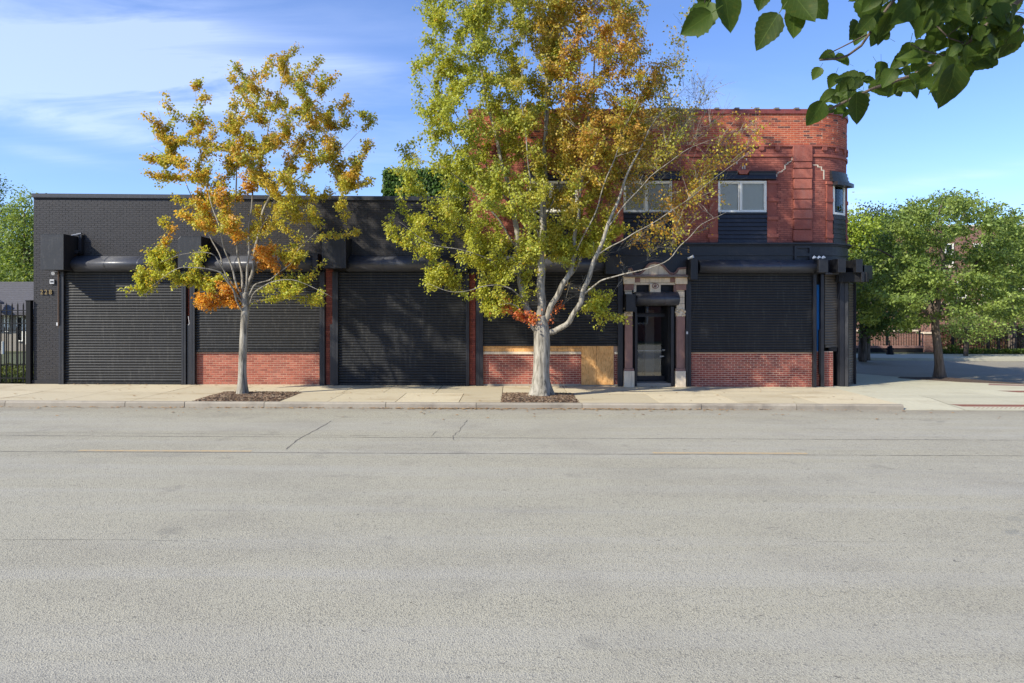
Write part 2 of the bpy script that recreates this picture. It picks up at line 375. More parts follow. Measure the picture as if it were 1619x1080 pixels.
def leafmat(name, trans=0.35, rough=0.45, hue_attr=True, col=(0.08, 0.13, 0.02)):
    m, nt, p, o = mat(name); N = NT(nt)
    if hue_attr:
        base = N.n('ShaderNodeAttribute', attribute_name='lc').outputs['Color']
    else:
        oi = N.n('ShaderNodeObjectInfo').outputs['Random']; c = N.coord('Object')
        nz = N.noise(c, 6, 4, .6)
        sx = N.n('ShaderNodeSeparateXYZ'); N.l(c, sx.inputs[0]); ax_ = N.math('ABSOLUTE', sx.outputs[0])
        vv = N.math('FRACT', N.math('MULTIPLY', N.math('SUBTRACT', sx.outputs[1], N.math('MULTIPLY', ax_, .9)), 8.0))
        vein = N.math('MAXIMUM', N.rng(vv, .0, .10, 1, 0), N.rng(ax_, .004, .016, 1, 0))
        base = N.mix(oi, tuple(x * 0.75 for x in col), tuple(x * 1.3 for x in col))
        base = N.mix(N.rng(nz, .5, .75, 0, .55), base, (col[0] * 2.6, col[1] * 1.5, col[2] * 1.3)); base = N.mix(N.math('MULTIPLY', vein, .5), base, (col[0] * 2.4, col[1] * 2.1, col[2] * 3))
    N.l(base, p.inputs['Base Color']); p.inputs['Roughness'].default_value = rough; p.inputs['Specular IOR Level'].default_value = 0.35
    tr = N.n('ShaderNodeBsdfTranslucent'); tb = N.mix(1.0, base, (1.25, 1.15, 0.6), 'MULTIPLY'); N.l(tb, tr.inputs['Color'])
    mx = N.n('ShaderNodeMixShader'); mx.inputs[0].default_value = trans
    N.l(p.outputs[0], mx.inputs[1]); N.l(tr.outputs[0], mx.inputs[2]); N.l(mx.outputs[0], o.inputs[0])
    return m
M['leaf'] = leafmat('tree_leaf', 0.45)
M['near_leaf'] = leafmat('broad_leaf', 0.50, 0.55, False, (0.058, 0.10, 0.014))
def bark(name, a, b, sc=1.0):
    m, nt, p, _ = mat(name); N = NT(nt); c = N.pos()
    st = N.noise(N.mapping(c, (13 * sc, 13 * sc, 1.9 * sc)), 1.0, 6, 0.65, 0.6); pt = N.noise(c, 3.0, 5, 0.65)
    base = N.ramp(st, [(0.36, tuple(x * 0.38 for x in a)), (0.46, a), (0.66, b)])
    base = N.mix(N.rng(pt, 0.5, 0.75, 0, 0.5), base, tuple(x * 0.6 for x in a))
    N.l(base, p.inputs['Base Color']); p.inputs['Roughness'].default_value = 0.9; N.bump(st, p, 0.9, 0.03)
    return m
M['bark_pale'] = bark('pale_bark', (0.235, 0.21, 0.165), (0.44, 0.40, 0.325))
M['bark_brown'] = bark('brown_bark', (0.10, 0.075, 0.055), (0.17, 0.13, 0.10))
M['soil'] = paint('soil', (0.07, 0.045, 0.03), 0.95, 0.4, 0.4, 0.8, scale=20)
M['chips'] = brick_mat('mulch_chip', [(0, (0.08, 0.045, 0.025)), (0.4, (0.17, 0.10, 0.055)), (0.75, (0.28, 0.18, 0.10)), (1, (0.42, 0.33, 0.22))])
M['dead_leaf'] = brick_mat('dead_leaf', [(0, (0.30, 0.17, 0.07)), (0.5, (0.42, 0.27, 0.12)), (1, (0.20, 0.10, 0.05))])
def ground_mat():
    m, nt, p, _ = mat('grass_earth'); N = NT(nt); c = N.pos()
    n1 = N.noise(c, 1.2, 6, 0.6); n2 = N.noise(c, 30, 4, 0.7)
    base = N.mix(n1, (0.05, 0.075, 0.02), (0.12, 0.12, 0.05)); base = N.mix(N.rng(n2, .4, .7, 0, .6), base, (0.06, 0.05, 0.03))
    N.l(base, p.inputs['Base Color']); p.inputs['Roughness'].default_value = 0.95; N.bump(n2, p, .6, .03)
    return m
M['ground'] = ground_mat()
M['far_brick'] = None
def far_wall(name, col, mcol, bw=0.25, rh=0.09):
    m, nt, p, _ = mat(name); N = NT(nt); c = N.pos()
    b = N.n('ShaderNodeTexBrick'); b.inputs['Scale'].default_value = 1.0; b.inputs['Brick Width'].default_value = bw; b.inputs['Row Height'].default_value = rh
    b.inputs['Mortar Size'].default_value = 0.008; b.inputs['Color1'].default_value = (*col, 1); b.inputs['Color2'].default_value = tuple(x * .7 for x in col) + (1,); b.inputs['Mortar'].default_value = (*mcol, 1)
    sx = N.n('ShaderNodeSeparateXYZ'); N.l(c, sx.inputs[0]); cb = N.n('ShaderNodeCombineXYZ'); N.l(N.math('ADD', sx.outputs[0], sx.outputs[1]), cb.inputs[0]); N.l(sx.outputs[2], cb.inputs[1]); N.l(cb.outputs[0], b.inputs['Vector'])
    nz = N.noise(c, 1.5, 5, .65)
    base = N.mix(N.rng(nz, .4, .75, 0, .5), b.outputs['Color'], tuple(x * .55 for x in col))
    N.l(base, p.inputs['Base Color']); p.inputs['Roughness'].default_value = 0.9; N.bump(b.outputs['Fac'], p, .4, -.01)
    return m
M['far_brick'] = far_wall('far_brick', (0.27, 0.12, 0.085), (0.33, 0.25, 0.2))
M['far_tan'] = far_wall('far_tan_brick', (0.36, 0.24, 0.15), (0.33, 0.27, 0.2))
M['side_brick'] = far_wall('side_brick', (0.26, 0.075, 0.05), (0.3, 0.2, 0.15), .22, .07)
M['shingle'] = paint('roof_shingle', (0.085, 0.08, 0.085), 0.9, 0.3, 0.5, 0.4, scale=4)
M['siding'] = paint('pale_siding', (0.24, 0.215, 0.18), 0.8, 0.1, 0.3)

# ------------------------------------------------------------------ setting: ground, road, kerb, sidewalk
rng = random.Random(7)
ROAD_Z = -0.13; KY = 17.5; KT = 17.66
def sheet(name, pts, dz, m, label=None, parent=None, kind='structure', thick=0.0):
    mb = MB(); mb.v = [(x, y, gz(x) + dz) for x, y in pts]; mb.face(list(range(len(pts))))
    if thick:
        n = len(pts); mb.v += [(x, y, gz(x) + dz - thick) for x, y in pts]
        for i in range(n):
            j = (i + 1) % n; mb.face([j, i, n + i, n + j])
    o = mb.build(name, m, parent, fix=False)
    if kind: o['kind'] = kind
    return o
mb = MB()
xs = [-900, -300, -60, 0, 60, 300, 900]; ys = [-300, -30, 60, 300, 1500]
for y in ys:
    for x in xs: mb.v.append((x, y, gz(x) - 0.22))
for j in range(len(ys) - 1):
    for i in range(len(xs) - 1):
        a = j * len(xs) + i; mb.face([a, a + 1, a + 1 + len(xs), a + len(xs)])
tag(mb.build('ground', M['ground'], fix=False), kind='structure')
road = sheet('road', [(-60, -6), (60, -6), (60, KY), (-60, KY)], ROAD_Z, M['asphalt'])
# split the road sheet at the slope limits by keeping it planar between -40 and 40 (edges lie beyond the picture)
side = sheet('side_street', [(9.5, KY), (60, KY), (60, 35.2), (9.5, 35.2)], ROAD_Z - 0.004, M['asphalt_side'])

# kerb stones along the north side of the street
kerb = sheet('kerb', [(-40, KY + 0.02), (10.05, KY + 0.02), (10.05, KT), (-40, KT)], -0.02, M['kerb'], thick=0.3)
kj = [-40, -36.2, -33.1, -30, -26.9, -23.8, -20.8, -17.7, -15.2, -13.0, -9.93, -8.4, -6.36, -3.24, -0.92, 1.80, 4.86, 7.30, 10.05]
for i in range(len(kj) - 1):
    a, b = kj[i] + 0.008, kj[i + 1] - 0.008
    mb = MB(); n = max(2, int((b - a) / 0.22)); pr = []
    for k in range(n + 1):
        x = a + (b - a) * k / n; j = rng.uniform(-0.012, 0.010) * (1.0 if x > 2 else 0.5)
        pr.append((x, j))
    prof = lambda x, j: [(x, KY + j, gz(x) - 0.22), (x, KY + j, gz(x) - 0.028 - abs(j)), (x, KY + 0.022 + j * 1.4, gz(x) + 0.006), (x, KT, gz(x) + 0.006), (x, KT, gz(x) - 0.22)]
    for x, j in pr: mb.v += prof(x, j)
    for k in range(n):
        for q in range(4): mb.face([k * 5 + q, (k + 1) * 5 + q, (k + 1) * 5 + q + 1, k * 5 + q + 1])
    mb.face([0, 1, 2, 3, 4]); mb.face([n * 5 + q for q in (4, 3, 2, 1, 0)])
    mb.build('kerb_stone', M['kerb'], kerb)
# sidewalk base and slabs
SY = 19.66
walk = sheet('sidewalk', [(-40, KT), (10.05, KT), (10.05, D + 1.6), (-40, D + 1.6)], -0.03, M['joint'])
def slab(x0, x1, y0, y1, parent, m, dz=0.0, thick=0.06, name='slab'):
    g = 0.009; mb = MB(); t = rng.uniform(-0.003, 0.003)
    P = [(x0 + g, y0 + g), (x1 - g, y0 + g), (x1 - g, y1 - g), (x0 + g, y1 - g)]
    mb.v = [(x, y, gz(x) + dz + t) for x, y in P] + [(x, y, gz(x) + dz - thick) for x, y in P]
    mb.face([0, 1, 2, 3])
    for i in range(4): j = (i + 1) % 4; mb.face([j, i, i + 4, j + 4])
    return mb.build(name, m, parent, fix=False)
front = [-40, -37.6, -35.3, -33, -30.7, -28.4, -26.1, -23.8, -21.5, -19.2, -17.2, -15.3, -13.5, -11.7, -9.9, -8.30, -6.05, -4.8, -3.03, -1.38, -0.28, 1.73, 3.85, 5.9, 8.0, 10.05]
pits = {(-8.30, -6.05), (-0.28, 1.73)}
for a, b in zip(front[:-1], front[1:]):
    if (a, b) in pits: continue
    slab(a, b, KT, SY, walk, M['walk'])
back = [-40, -37.6, -35.3, -33, -30.7, -28.4, -26.1, -23.8, -21.5, -19.2, -17.2, -15.3, -13.5, -11.7, -9.9, -8.0, -6.3, -4.9, -3.7, -2.2, -0.28, 1.6, 3.85, 5.9, 8.0, 10.05]
for a, b in zip(back[:-1], back[1:]):
    slab(a, b, SY, D + (0 if b < 9.5 else 1.0), walk, M['walk'])
# corner plaza, sloping gently to the crossing
corner = sheet('corner_sidewalk', [(10.05, 18.95), (18.2, 18.95), (20.5, 20.4), (19.5, 21.6), (16.9, 22.9), (14.4, 24.9), (12.8, 27.2), (11.6, 31), (11.3, 36), (10.05, 36)], -0.04, M['joint'])
cslabs = [[(10.06, KT), (11.6, KT), (11.35, 19.5), (10.06, 19.5)], [(11.62, KT), (16.2, KT), (18.9, 18.8), (19.3, 19.5), (11.37, 19.5)],
          [(10.06, 19.52), (14.0, 19.52), (14.0, 21.3), (10.06, 21.3)], [(14.02, 19.52), (19.6, 19.52), (20.3, 20.4), (19.6, 21.3), (14.02, 21.3)],
          [(10.06, 21.32), (13.0, 21.32), (13.0, 23.4), (10.06, 23.4)], [(13.02, 21.32), (19.4, 21.32), (16.8, 22.8), (16.1, 23.4), (13.02, 23.4)],
          [(10.06, 23.42), (16.05, 23.42), (14.3, 24.8), (12.75, 27.1), (11.6, 30.9), (11.25, 36), (10.06, 36)]]
for p in cslabs:
    p2 = [(x, y) for x, y in p]
    zf = lambda y: -0.115 * max(0.0, min(1.0, (18.9 - y) / 1.25))
    mb = MB()
    if p2[0][1] < 18:   # ramped front slabs: front edge falls to the road
        mb.v = [(x, y, gz(x) + zf(y)) for x, y in p2] + [(x, y, gz(x) - 0.25) for x, y in p2]
        n = len(p2)
        # subdivide ramp at y = 18.9
        xs0, xs1 = p2[0][0], p2[-1][0]
        mb = MB(); xa, xb = p2[0][0], p2[1][0]; xc = p2[2][0] if n == 4 else p2[3][0]
        L = p2[0][0]; R = 11.6 if n == 4 else 18.0
        for y in (KY + 0.02, 18.2, 18.9, 19.5):
            for x in (L, R): mb.v.append((x, y, gz(x) + zf(y)))
        for k in range(3): mb.face([2 * k, 2 * k + 1, 2 * k + 3, 2 * k + 2])
        b = len(mb.v); mb.v += [(L, KY + .02, gz(L) - .3), (R, KY + .02, gz(R) - .3)]; mb.face([b, b + 1, 1, 0])
        mb.build('slab', M['walk2'], corner, fix=False); continue
    sheetv = [(x, y, gz(x)) for x, y in p2]; n = len(p2)
    mb.v = sheetv + [(x, y, gz(x) - 0.2) for x, y in p2]; mb.face(list(range(n)))
    for i in range(n): j = (i + 1) % n; mb.face([j, i, n + i, n + j])
    mb.build('slab', M['walk2'], corner, fix=False)
# tactile panels with domes
def tactile(x0, x1, y0, y1, zf, label):
    mb = MB(); q = [(x0, y0), (x1, y0), (x1, y1), (x0 - .35, y1)]
    mb.v = [(x, y, gz(x) + zf(y) + 0.004) for x, y in q]; mb.face([0, 1, 2, 3])
    nx = int((x1 - x0) / 0.12)
    for i in range(nx):
        for j in range(max(1, int((y1 - y0) / 0.12))):
            x = x0 + 0.06 + i * 0.12; y = y0 + 0.06 + j * 0.12; b = len(mb.v); z = gz(x) + zf(y) + 0.004
            for r, h in ((0.03, 0), (0.018, 0.008)):
                for k in range(6): a = k * math.pi / 3; mb.v.append((x + r * math.cos(a), y + r * math.sin(a), z + h))
            for k in range(6): k2 = (k + 1) % 6; mb.face([b + k, b + k2, b + 6 + k2, b + 6 + k])
            mb.face([b + 6 + k for k in range(6)])
    return mb.build('tactile_paving', M['tactile'], corner, fix=False)
zr = lambda y: -0.115 * max(0.0, min(1.0, (18.9 - y) / 1.25))
tactile(12.0, 16.5, 17.62, 18.15, zr, '')
tactile(15.1, 17.6, 20.35, 20.75, lambda y: 0.0, '')
mb = MB()  # pinkish brick strip behind the pit
q = [(15.6, 22.35), (17.9, 21.75), (17.6, 22.15), (15.9, 22.75)]
mb.v = [(x, y, gz(x) + 0.006) for x, y in q]; mb.face([0, 1, 2, 3]); mb.build('brick_strip', M['stone_brown'], corner, fix=False)

# road details: joint line, longitudinal seams and cracks as sunk-looking tar ribbons, dashes
def ribbon(pts, w, m, name='crack', parent=road, dz=0.004, jit=0.0, seed=0):
    r = random.Random(seed); P = []
    for (x0, y0), (x1, y1) in zip(pts[:-1], pts[1:]):
        n = max(1, int(math.hypot(x1 - x0, y1 - y0) / 0.12))
        for k in range(n): P.append((x0 + (x1 - x0) * k / n + r.uniform(-jit, jit), y0 + (y1 - y0) * k / n + r.uniform(-jit, jit)))
    P.append(pts[-1]); mb = MB()
    for i, (x, y) in enumerate(P):
        a = P[max(0, i - 1)]; b = P[min(len(P) - 1, i + 1)]; t = Vector((b[0] - a[0], b[1] - a[1])).normalized(); nx, ny = -t.y, t.x
        ww = w * (0.35 + r.random() * 0.9) / 2
        mb.v += [(x + nx * ww, y + ny * ww, gz(x) + ROAD_Z + dz), (x - nx * ww, y - ny * ww, gz(x) + ROAD_Z + dz)]
    for i in range(len(P) - 1): mb.face([2 * i, 2 * i + 1, 2 * i + 3, 2 * i + 2])
    return mb.build(name, m, parent, fix=False)
HR = EYE - ROAD_Z
def RP(px, py):
    Y = HR * F / (py - HOR); return ((px - 809.5) * Y / F, Y)
yl = RP(800, 717.5)[1]
ribbon([(-14, yl + .01), (14, yl - .02)], 0.022, M['tar'], jit=0.004, seed=1)
ribbon([RP(-60, 692), RP(500, 692.5), RP(1619, 693)], 0.020, M['tar'], jit=0.012, seed=2)
ribbon([RP(0, 687), RP(330, 688), RP(600, 690)], 0.012, M['tar'], jit=0.014, seed=3)
ribbon([RP(524, 667), RP(505, 678), RP(484, 689), RP(468, 698), RP(453, 712)], 0.024, M['tar'], jit=0.014, seed=4)
ribbon([RP(738, 665), RP(725, 683), RP(716, 690), RP(718, 697)], 0.016, M['tar'], jit=0.02, seed=5)
ribbon([RP(0, 857), RP(180, 856), RP(330, 858)], 0.005, M['tar'], jit=0.012, seed=6)
ribbon([RP(1290, 855), RP(1400, 854)], 0.004, M['tar'], jit=0.012, seed=9)
ribbon([RP(690, 683), RP(682, 690)], 0.014, M['tar'], jit=0.01, seed=8)
for i, (a, b) in enumerate(((125, 398), (1032, 1276))):
    x0, x1 = RP(a, 715)[0], RP(b, 715)[0]; y0 = RP(0, 716.2)[1]; y1 = y0 + 0.11
    mb = MB(); n = 12
    for k in range(n + 1):
        x = x0 + (x1 - x0) * k / n; mb.v += [(x, y0 + rng.uniform(-.006, .006), gz(x) + ROAD_Z + 0.003), (x, y1 + rng.uniform(-.006, .006), gz(x) + ROAD_Z + 0.003)]
    for k in range(n): mb.face([2 * k, 2 * k + 2, 2 * k + 3, 2 * k + 1])
    mb.build('yellow_dash', M['yellow'], road, fix=False)

# tree pits
def pit(x0, x1, y0, y1, seed, label, n=2600):
    r = random.Random(seed); mb = MB(); nx, ny = 14, 12
    for j in range(ny + 1):
        for i in range(nx + 1):
            x = x0 + (x1 - x0) * i / nx; y = y0 + (y1 - y0) * j / ny
            e = min(i, nx - i, j, ny - j); mb.v.append((x, y, gz(x) - 0.02 + min(e, 3) * 0.018 + r.uniform(-.004, .008)))
    for j in range(ny):
        for i in range(nx): a = j * (nx + 1) + i; mb.face([a, a + 1, a + nx + 2, a + nx + 1])
    so = mb.build('soil', M['soil'], None, fix=False); 
    mb = MB()
    for k in range(n):
        x = r.uniform(x0, x1); y = r.uniform(y0, y1); e = min(x - x0, x1 - x, (y - y0), (y1 - y)); z = gz(x) - 0.01 + min(e, .4) * 0.13 + r.uniform(0, .02)
        a = r.uniform(0, math.pi); L = r.uniform(.015, .05); w = r.uniform(.006, .016); b = len(mb.v); t = r.uniform(-.4, .4)
        dx, dy = math.cos(a) * L, math.sin(a) * L; ex, ey = -math.sin(a) * w, math.cos(a) * w
        mb.v += [(x - dx - ex, y - dy - ey, z - t * L), (x + dx - ex, y + dy - ey, z + t * L), (x + dx + ex, y + dy + ey, z + t * L + .008), (x - dx + ex, y - dy + ey, z - t * L + .008), (x, y, z + .014)]
        mb.col = r.random() + 0.001
        for q in ((0, 1, 4), (1, 2, 4), (2, 3, 4), (3, 0, 4)): mb.face([b + i for i in q])
    o = mb.build('mulch', M['chips'], None, fix=False); tag(o, label, 'mulch', kind='stuff')
    so.parent = o; so.name = 'soil'
    return o
pit(-8.30, -6.05, KT, SY, 1, 'brown wood chip mulch in the pit around the smaller maple')
pit(-0.28, 1.73, KT, SY, 2, 'brown wood chip mulch in the pit around the large maple')
# mulch strip under the corner tree
mb = MB(); q = [(14.2, 24.95), (13.9, 24.6), (14.4, 24.0), (15.3, 23.25), (16.3, 22.85), (17.1, 22.55), (17.0, 22.95), (15.9, 23.9), (15.2, 24.6)]
mb.v = [(x, y, gz(x) + 0.012) for x, y in q] + [(x, y, gz(x) - 0.1) for x, y in q]; n = len(q); mb.v.append((15.2, 23.9, gz(15) + 0.10)); 
for i in range(n): j = (i + 1) % n; mb.face([i, j, 2 * n]); mb.face([j, i, n + i, n + j])
o = mb.build('mulch', M['soil'], None); tag(o, 'dark soil mound around the green tree at the street corner', 'mulch', kind='stuff')
# fallen leaves in the gutter and over the walk
mb = MB(); r = random.Random(5)
for k in range(1150):
    if k < 800:
        x = r.choice([r.gauss(-4.5, 4), r.gauss(-1.6, .8), r.gauss(2.5, 1.6), r.uniform(-14, 9)]); y = KY - abs(r.gauss(0.02, .09)) - 0.02; z = gz(x) + ROAD_Z + .012
    elif k < 930: x = r.uniform(-14, 12); y = KY - abs(r.gauss(.3, .9)); z = gz(x) + ROAD_Z + .012
    else: x = r.uniform(-14, 9.5); y = r.choice([r.uniform(KT, D - .1), D - .12 - abs(r.gauss(0, .08))]); z = gz(x) + .014
    a = r.uniform(0, 6.28); L = r.uniform(.018, .05); b = len(mb.v)
    for i in range(5):
        t = a + i * 1.256; rr = L * r.uniform(.6, 1.1); mb.v.append((x + rr * math.cos(t), y + rr * math.sin(t), z + r.uniform(-.004, .012)))
    mb.v.append((x, y, z + .004)); mb.col = r.random() + .001
    for i in range(5): mb.face([b + i, b + (i + 1) % 5, b + 5])
tag(mb.build('fallen_leaves', M['dead_leaf'], None, fix=False), 'dry tan fallen leaves scattered along the kerb and sidewalk', 'leaves', kind='stuff')

# ------------------------------------------------------------------ bricks
CH = 0.0676; BW = 0.2032; JT = 0.014
def courses(s0, s1, z0, z1, seed, excl=(), half=True, ch=CH, bw=BW):
    """running bond between s0..s1; excl = list of (s0,s1,z0,z1) openings"""
    r = random.Random(seed); res = []; n = int(round((z1 - z0) / ch)); ch = (z1 - z0) / n
    for i in range(n):
        za = z0 + i * ch + JT / 2; zb = z0 + (i + 1) * ch - JT / 2; zm = (za + zb) / 2
        spans = [(s0, s1)]
        for e in excl:
            if e[2] - .01 < zm < e[3] + .01:
                ns = []
                for a, b in spans:
                    if e[1] <= a or e[0] >= b: ns.append((a, b)); continue
                    if e[0] > a: ns.append((a, e[0]))
                    if e[1] < b: ns.append((e[1], b))
                spans = ns
        off = (bw / 2 if i % 2 else 0)
        for a, b in spans:
            k = math.floor((a - s0 - off) / bw)
            while True:
                x0 = s0 + off + k * bw; x1 = x0 + bw; k += 1
                if x0 >= b - 0.02: break
                xa = max(x0, a); xb = min(x1, b)
                if xb - xa < 0.03: continue
                res.append((xa + JT / 2, xb - JT / 2, za, zb))
    return res
def brick_objs(lst, y, m, parent, seed=0, depth=0.03):
    r = random.Random(seed); cache = {}
    for a, b, za, zb in lst:
        w = round(b - a, 2)
        if w not in cache:
            mb = MB(); h = (zb - za) / 2; g = 0.003
            mb.v = [(-w / 2 + g, -depth, -h + g), (w / 2 - g, -depth, -h + g), (w / 2 - g, -depth, h - g), (-w / 2 + g, -depth, h - g),
                    (-w / 2, -depth + g, -h), (w / 2, -depth + g, -h), (w / 2, -depth + g, h), (-w / 2, -depth + g, h),
                    (-w / 2, 0, -h), (w / 2, 0, -h), (w / 2, 0, h), (-w / 2, 0, h)]
            mb.face([0, 1, 2, 3])
            for o in (0, 4):
                for i in range(4): j = (i + 1) % 4; mb.face([o + i + 4, o + j + 4, o + j, o + i])
            cache[w] = mb.mesh('brick', m)
        link('brick', cache[w], parent, ((a + b) / 2, y + depth + r.uniform(-.0025, .0025), (za + zb) / 2))
def brick_mesh(name, lst, fn, m, parent, seed=0, depth=0.03, jit=0.002, lump=None):
    """many bricks as one mesh; fn(s, d, z) -> point, d = outward distance"""
    r = random.Random(seed); mb = MB()
    for a, b, za, zb in lst:
        j = r.uniform(-jit, jit); mb.col = (lump(a, za, r) if lump else r.random()) * .998 + .001
        mb.box(a, b, depth * 0 + j, -0.012, za, zb, lambda s, d, z: fn(s, d, z), back=False)
    o = mb.build(name, m, parent, fix=False); o['kind'] = 'stuff'; return o
flat = lambda s, d, z: (s, D - d, z)

# ------------------------------------------------------------------ roller shutters
def slat_mesh(w, pitch, m):
    mb = MB(); mb.smooth = True
    prof = [(0.0, 0.0), (-0.007, 0.07), (-0.013, 0.30), (-0.015, 0.5), (-0.013, 0.72), (-0.007, 0.88), (0.001, 0.92), (0.002, 1.0)]
    for x in (0, w):
        for y, z in prof: mb.v.append((x, y, z * pitch))
    n = len(prof)
    for i in range(n - 1): mb.face([i, n + i, n + i + 1, i + 1])
    mb.smooth = False
    return mb.mesh('slat', m)
def shutter(parent, P0, P1, z0, z1, m=None, rails=(0.10, 0.10), pitch=0.0845, name='roller_shutter', label=None, rail_z0=None):
    """P0,P1 (x,y) ends of the curtain; local x along it, local -y towards the street"""
    m = m or M['slat']; dx, dy = P1[0] - P0[0], P1[1] - P0[1]; w = math.hypot(dx, dy); ang = math.atan2(dy, dx)
    n = int(round((z1 - z0 - 0.08) / pitch)); pitch = (z1 - z0 - 0.08) / n
    mb = MB(); mb.box(0, w, -0.035, 0.02, z0, z0 + 0.075); mb.box(0, w, 0.012, 0.03, z0 + 0.075, z1)
    o = mb.build(name, m, parent, (P0[0], P0[1], 0), (0, 0, ang)); bevel(o, .006, 1)
    if label: o['label'] = label
    me = slat_mesh(w, pitch, m); r = random.Random(int(P0[0] * 100) + 5)
    for k in range(n):
        link('slat', me, o, (0, r.uniform(-.0015, .0015), z0 + 0.078 + k * pitch), (r.uniform(-.03, .03), r.uniform(-.0008, .0008), 0))
    rz = rail_z0 if rail_z0 is not None else gz(P0[0]) - .02
    for sx, rw in ((0, -rails[0]), (w, rails[1])):
        if not rw: continue
        a, b = (sx + rw, sx) if rw < 0 else (sx, sx + rw)
        mb = MB(); mb.box(a, b, -0.09, 0.03, rz, z1)
        mb.box(a + (b - a) * .35, a + (b - a) * .5, -0.097, -0.0905, rz + .02, z1 - .02)
        ro = mb.build('guide_rail', M['black'], parent, (P0[0], P0[1], 0), (0, 0, ang)); bevel(ro, .005, 1)
    return o
def hood(parent, x0, x1, ztop, zbot, yb=D, prot=0.50, m=None, name='shutter_hood', caps=True):
    m = m or M['hood']; mb = MB(); h = ztop - zbot; n = 14; P = [(yb, ztop)]
    for fy, fz in ((.18, 1.0), (.30, .985), (.46, .93), (.66, .82), (.84, .69), (.94, .60), (.985, .53), (1.0, .46), (.985, .38), (.93, .28), (.82, .16), (.66, .06), (.5, .01), (.4, 0)):
        P.append((yb - prot * fy, zbot + h * fz))
    P.append((yb, zbot)); b = len(mb.v)
    for x in (x0, x1):
        for y, z in P: mb.v.append((x, y, z))
    q = len(P); mb.smooth = True
    for i in range(q - 1): mb.face([i, q + i, q + i + 1, i + 1])
    mb.smooth = False; mb.face(list(range(q))); mb.face([q + i for i in reversed(range(q))])
    o = mb.build(name, m, parent)
    # seam bands as thin collars
    for t in (0.33, 0.66):
        xx = x0 + (x1 - x0) * t; mb = MB(); mb.smooth = True
        for x in (xx, xx + .035):
            for y, z in P: mb.v.append((x, y - .004 if y < yb else y, z + (.003 if z > zbot + h / 2 else -.003)))
        for i in range(q - 1): mb.face([i, q + i, q + i + 1, i + 1])
        mb.build('seam', m, o)
    return o
def mbox(parent, x0, x1, yf, z0, z1, name='motor_box', m=None, cut=0.0, yb=D):
    m = m or M['box']; mb = MB()
    if cut:
        mb.prism([(x0, z0), (x1, z0), (x1, z1), (x0 + cut, z1), (x0, z1 - cut)], yf, yb, 'XZ')
    else: mb.box(x0, x1, yf, yb, z0, z1)
    o = mb.build(name, m, parent); bevel(o, 0.012, 2)
    mb = MB()   # folded edge frame on the front
    e = 0.022; yy = yf - .004
    for a in ((x0 + cut, x1, z1 - e, z1), (x0, x1, z0, z0 + e), (x1 - e, x1, z0 + e, z1 - e)): mb.box(a[0] + .002, a[1] - .002, yy, yf + .01, a[2] + .001, a[3] - .001)
    mb.build('folded_edge', m, o); return o

# ------------------------------------------------------------------ black building
BB = empty('black_building', (X(53), D, 0)); BB.location = (0, 0, 0)
tag(BB, 'long low black painted brick building with big roller shutters and house number 228', 'building')
LX, RX = X(53), X(741)
TOPL, TOPR = Z(306), Z(311.5)
roof_z = lambda x: TOPL + (TOPR - TOPL) * (x - LX) / (RX - LX)
mb = MB()
P = [(LX, -.4), (RX - .003, -.4), (RX - .003, roof_z(RX) - .1), (LX, roof_z(LX) - .1)]
mb.prism(P, D + .0035, D + 16, 'XZ')
wallB = mb.build('wall', M['mortar_black'], BB)
# painted brick face: pieces
ex = [(X(96), X(752), -1, Z(430))]
lst = courses(LX, RX - .02, 0.0, 5.88, 3, ex)
lst = [b for b in lst if b[3] < roof_z(b[0]) - 0.12]
# nearest visible left pier and wall: one part of real brick geometry, plus individual bricks of the left pier
vis = [b for b in lst if b[1] < X(100) and b[2] < 3.6]
vis = sorted(vis, key=lambda b: b[0])[:300]
vs = set(vis); rest = [b for b in lst if b not in vs]
brick_mesh('painted_bricks', rest, flat, M['brick_black'], wallB, 4, jit=0.0015)
brick_objs(vis, D - .0, M['brick_black'], wallB, 5)
# coping: metal cap with drip edge
mb = MB()
for (a, z0, z1, yo) in ((0, -0.12, 0.0, .05),):
    mb.v += [(LX - .03, D - yo, roof_z(LX) - .11), (RX, D - yo, roof_z(RX) - .11), (RX, D - yo, roof_z(RX)), (LX - .03, D - yo, roof_z(LX)),
             (LX - .03, D + .35, roof_z(LX) - .11), (RX, D + .35, roof_z(RX) - .11), (RX, D + .35, roof_z(RX) + .02), (LX - .03, D + .35, roof_z(LX) + .02)]
    for q in ((0, 1, 2, 3), (3, 2, 6, 7), (0, 3, 7, 4), (1, 5, 6, 2), (0, 4, 5, 1)): mb.face(list(q))
cp = mb.build('coping', M['coping_dark'], BB); bevel(cp, .01, 1)
mb = MB(); mb.v = [(LX - .035, D - .062, roof_z(LX) - .125), (RX, D - .062, roof_z(RX) - .125), (RX, D - .062, roof_z(RX) - .108), (LX - .035, D - .062, roof_z(LX) - .108),
                   (LX - .035, D, roof_z(LX) - .125), (RX, D, roof_z(RX) - .125), (RX, D, roof_z(RX) - .108), (LX - .035, D, roof_z(LX) - .108)]
for q in ((0, 1, 2, 3), (3, 2, 6, 7), (0, 4, 5, 1)): mb.face(list(q))
mb.build('drip_edge', M['hood'], cp)
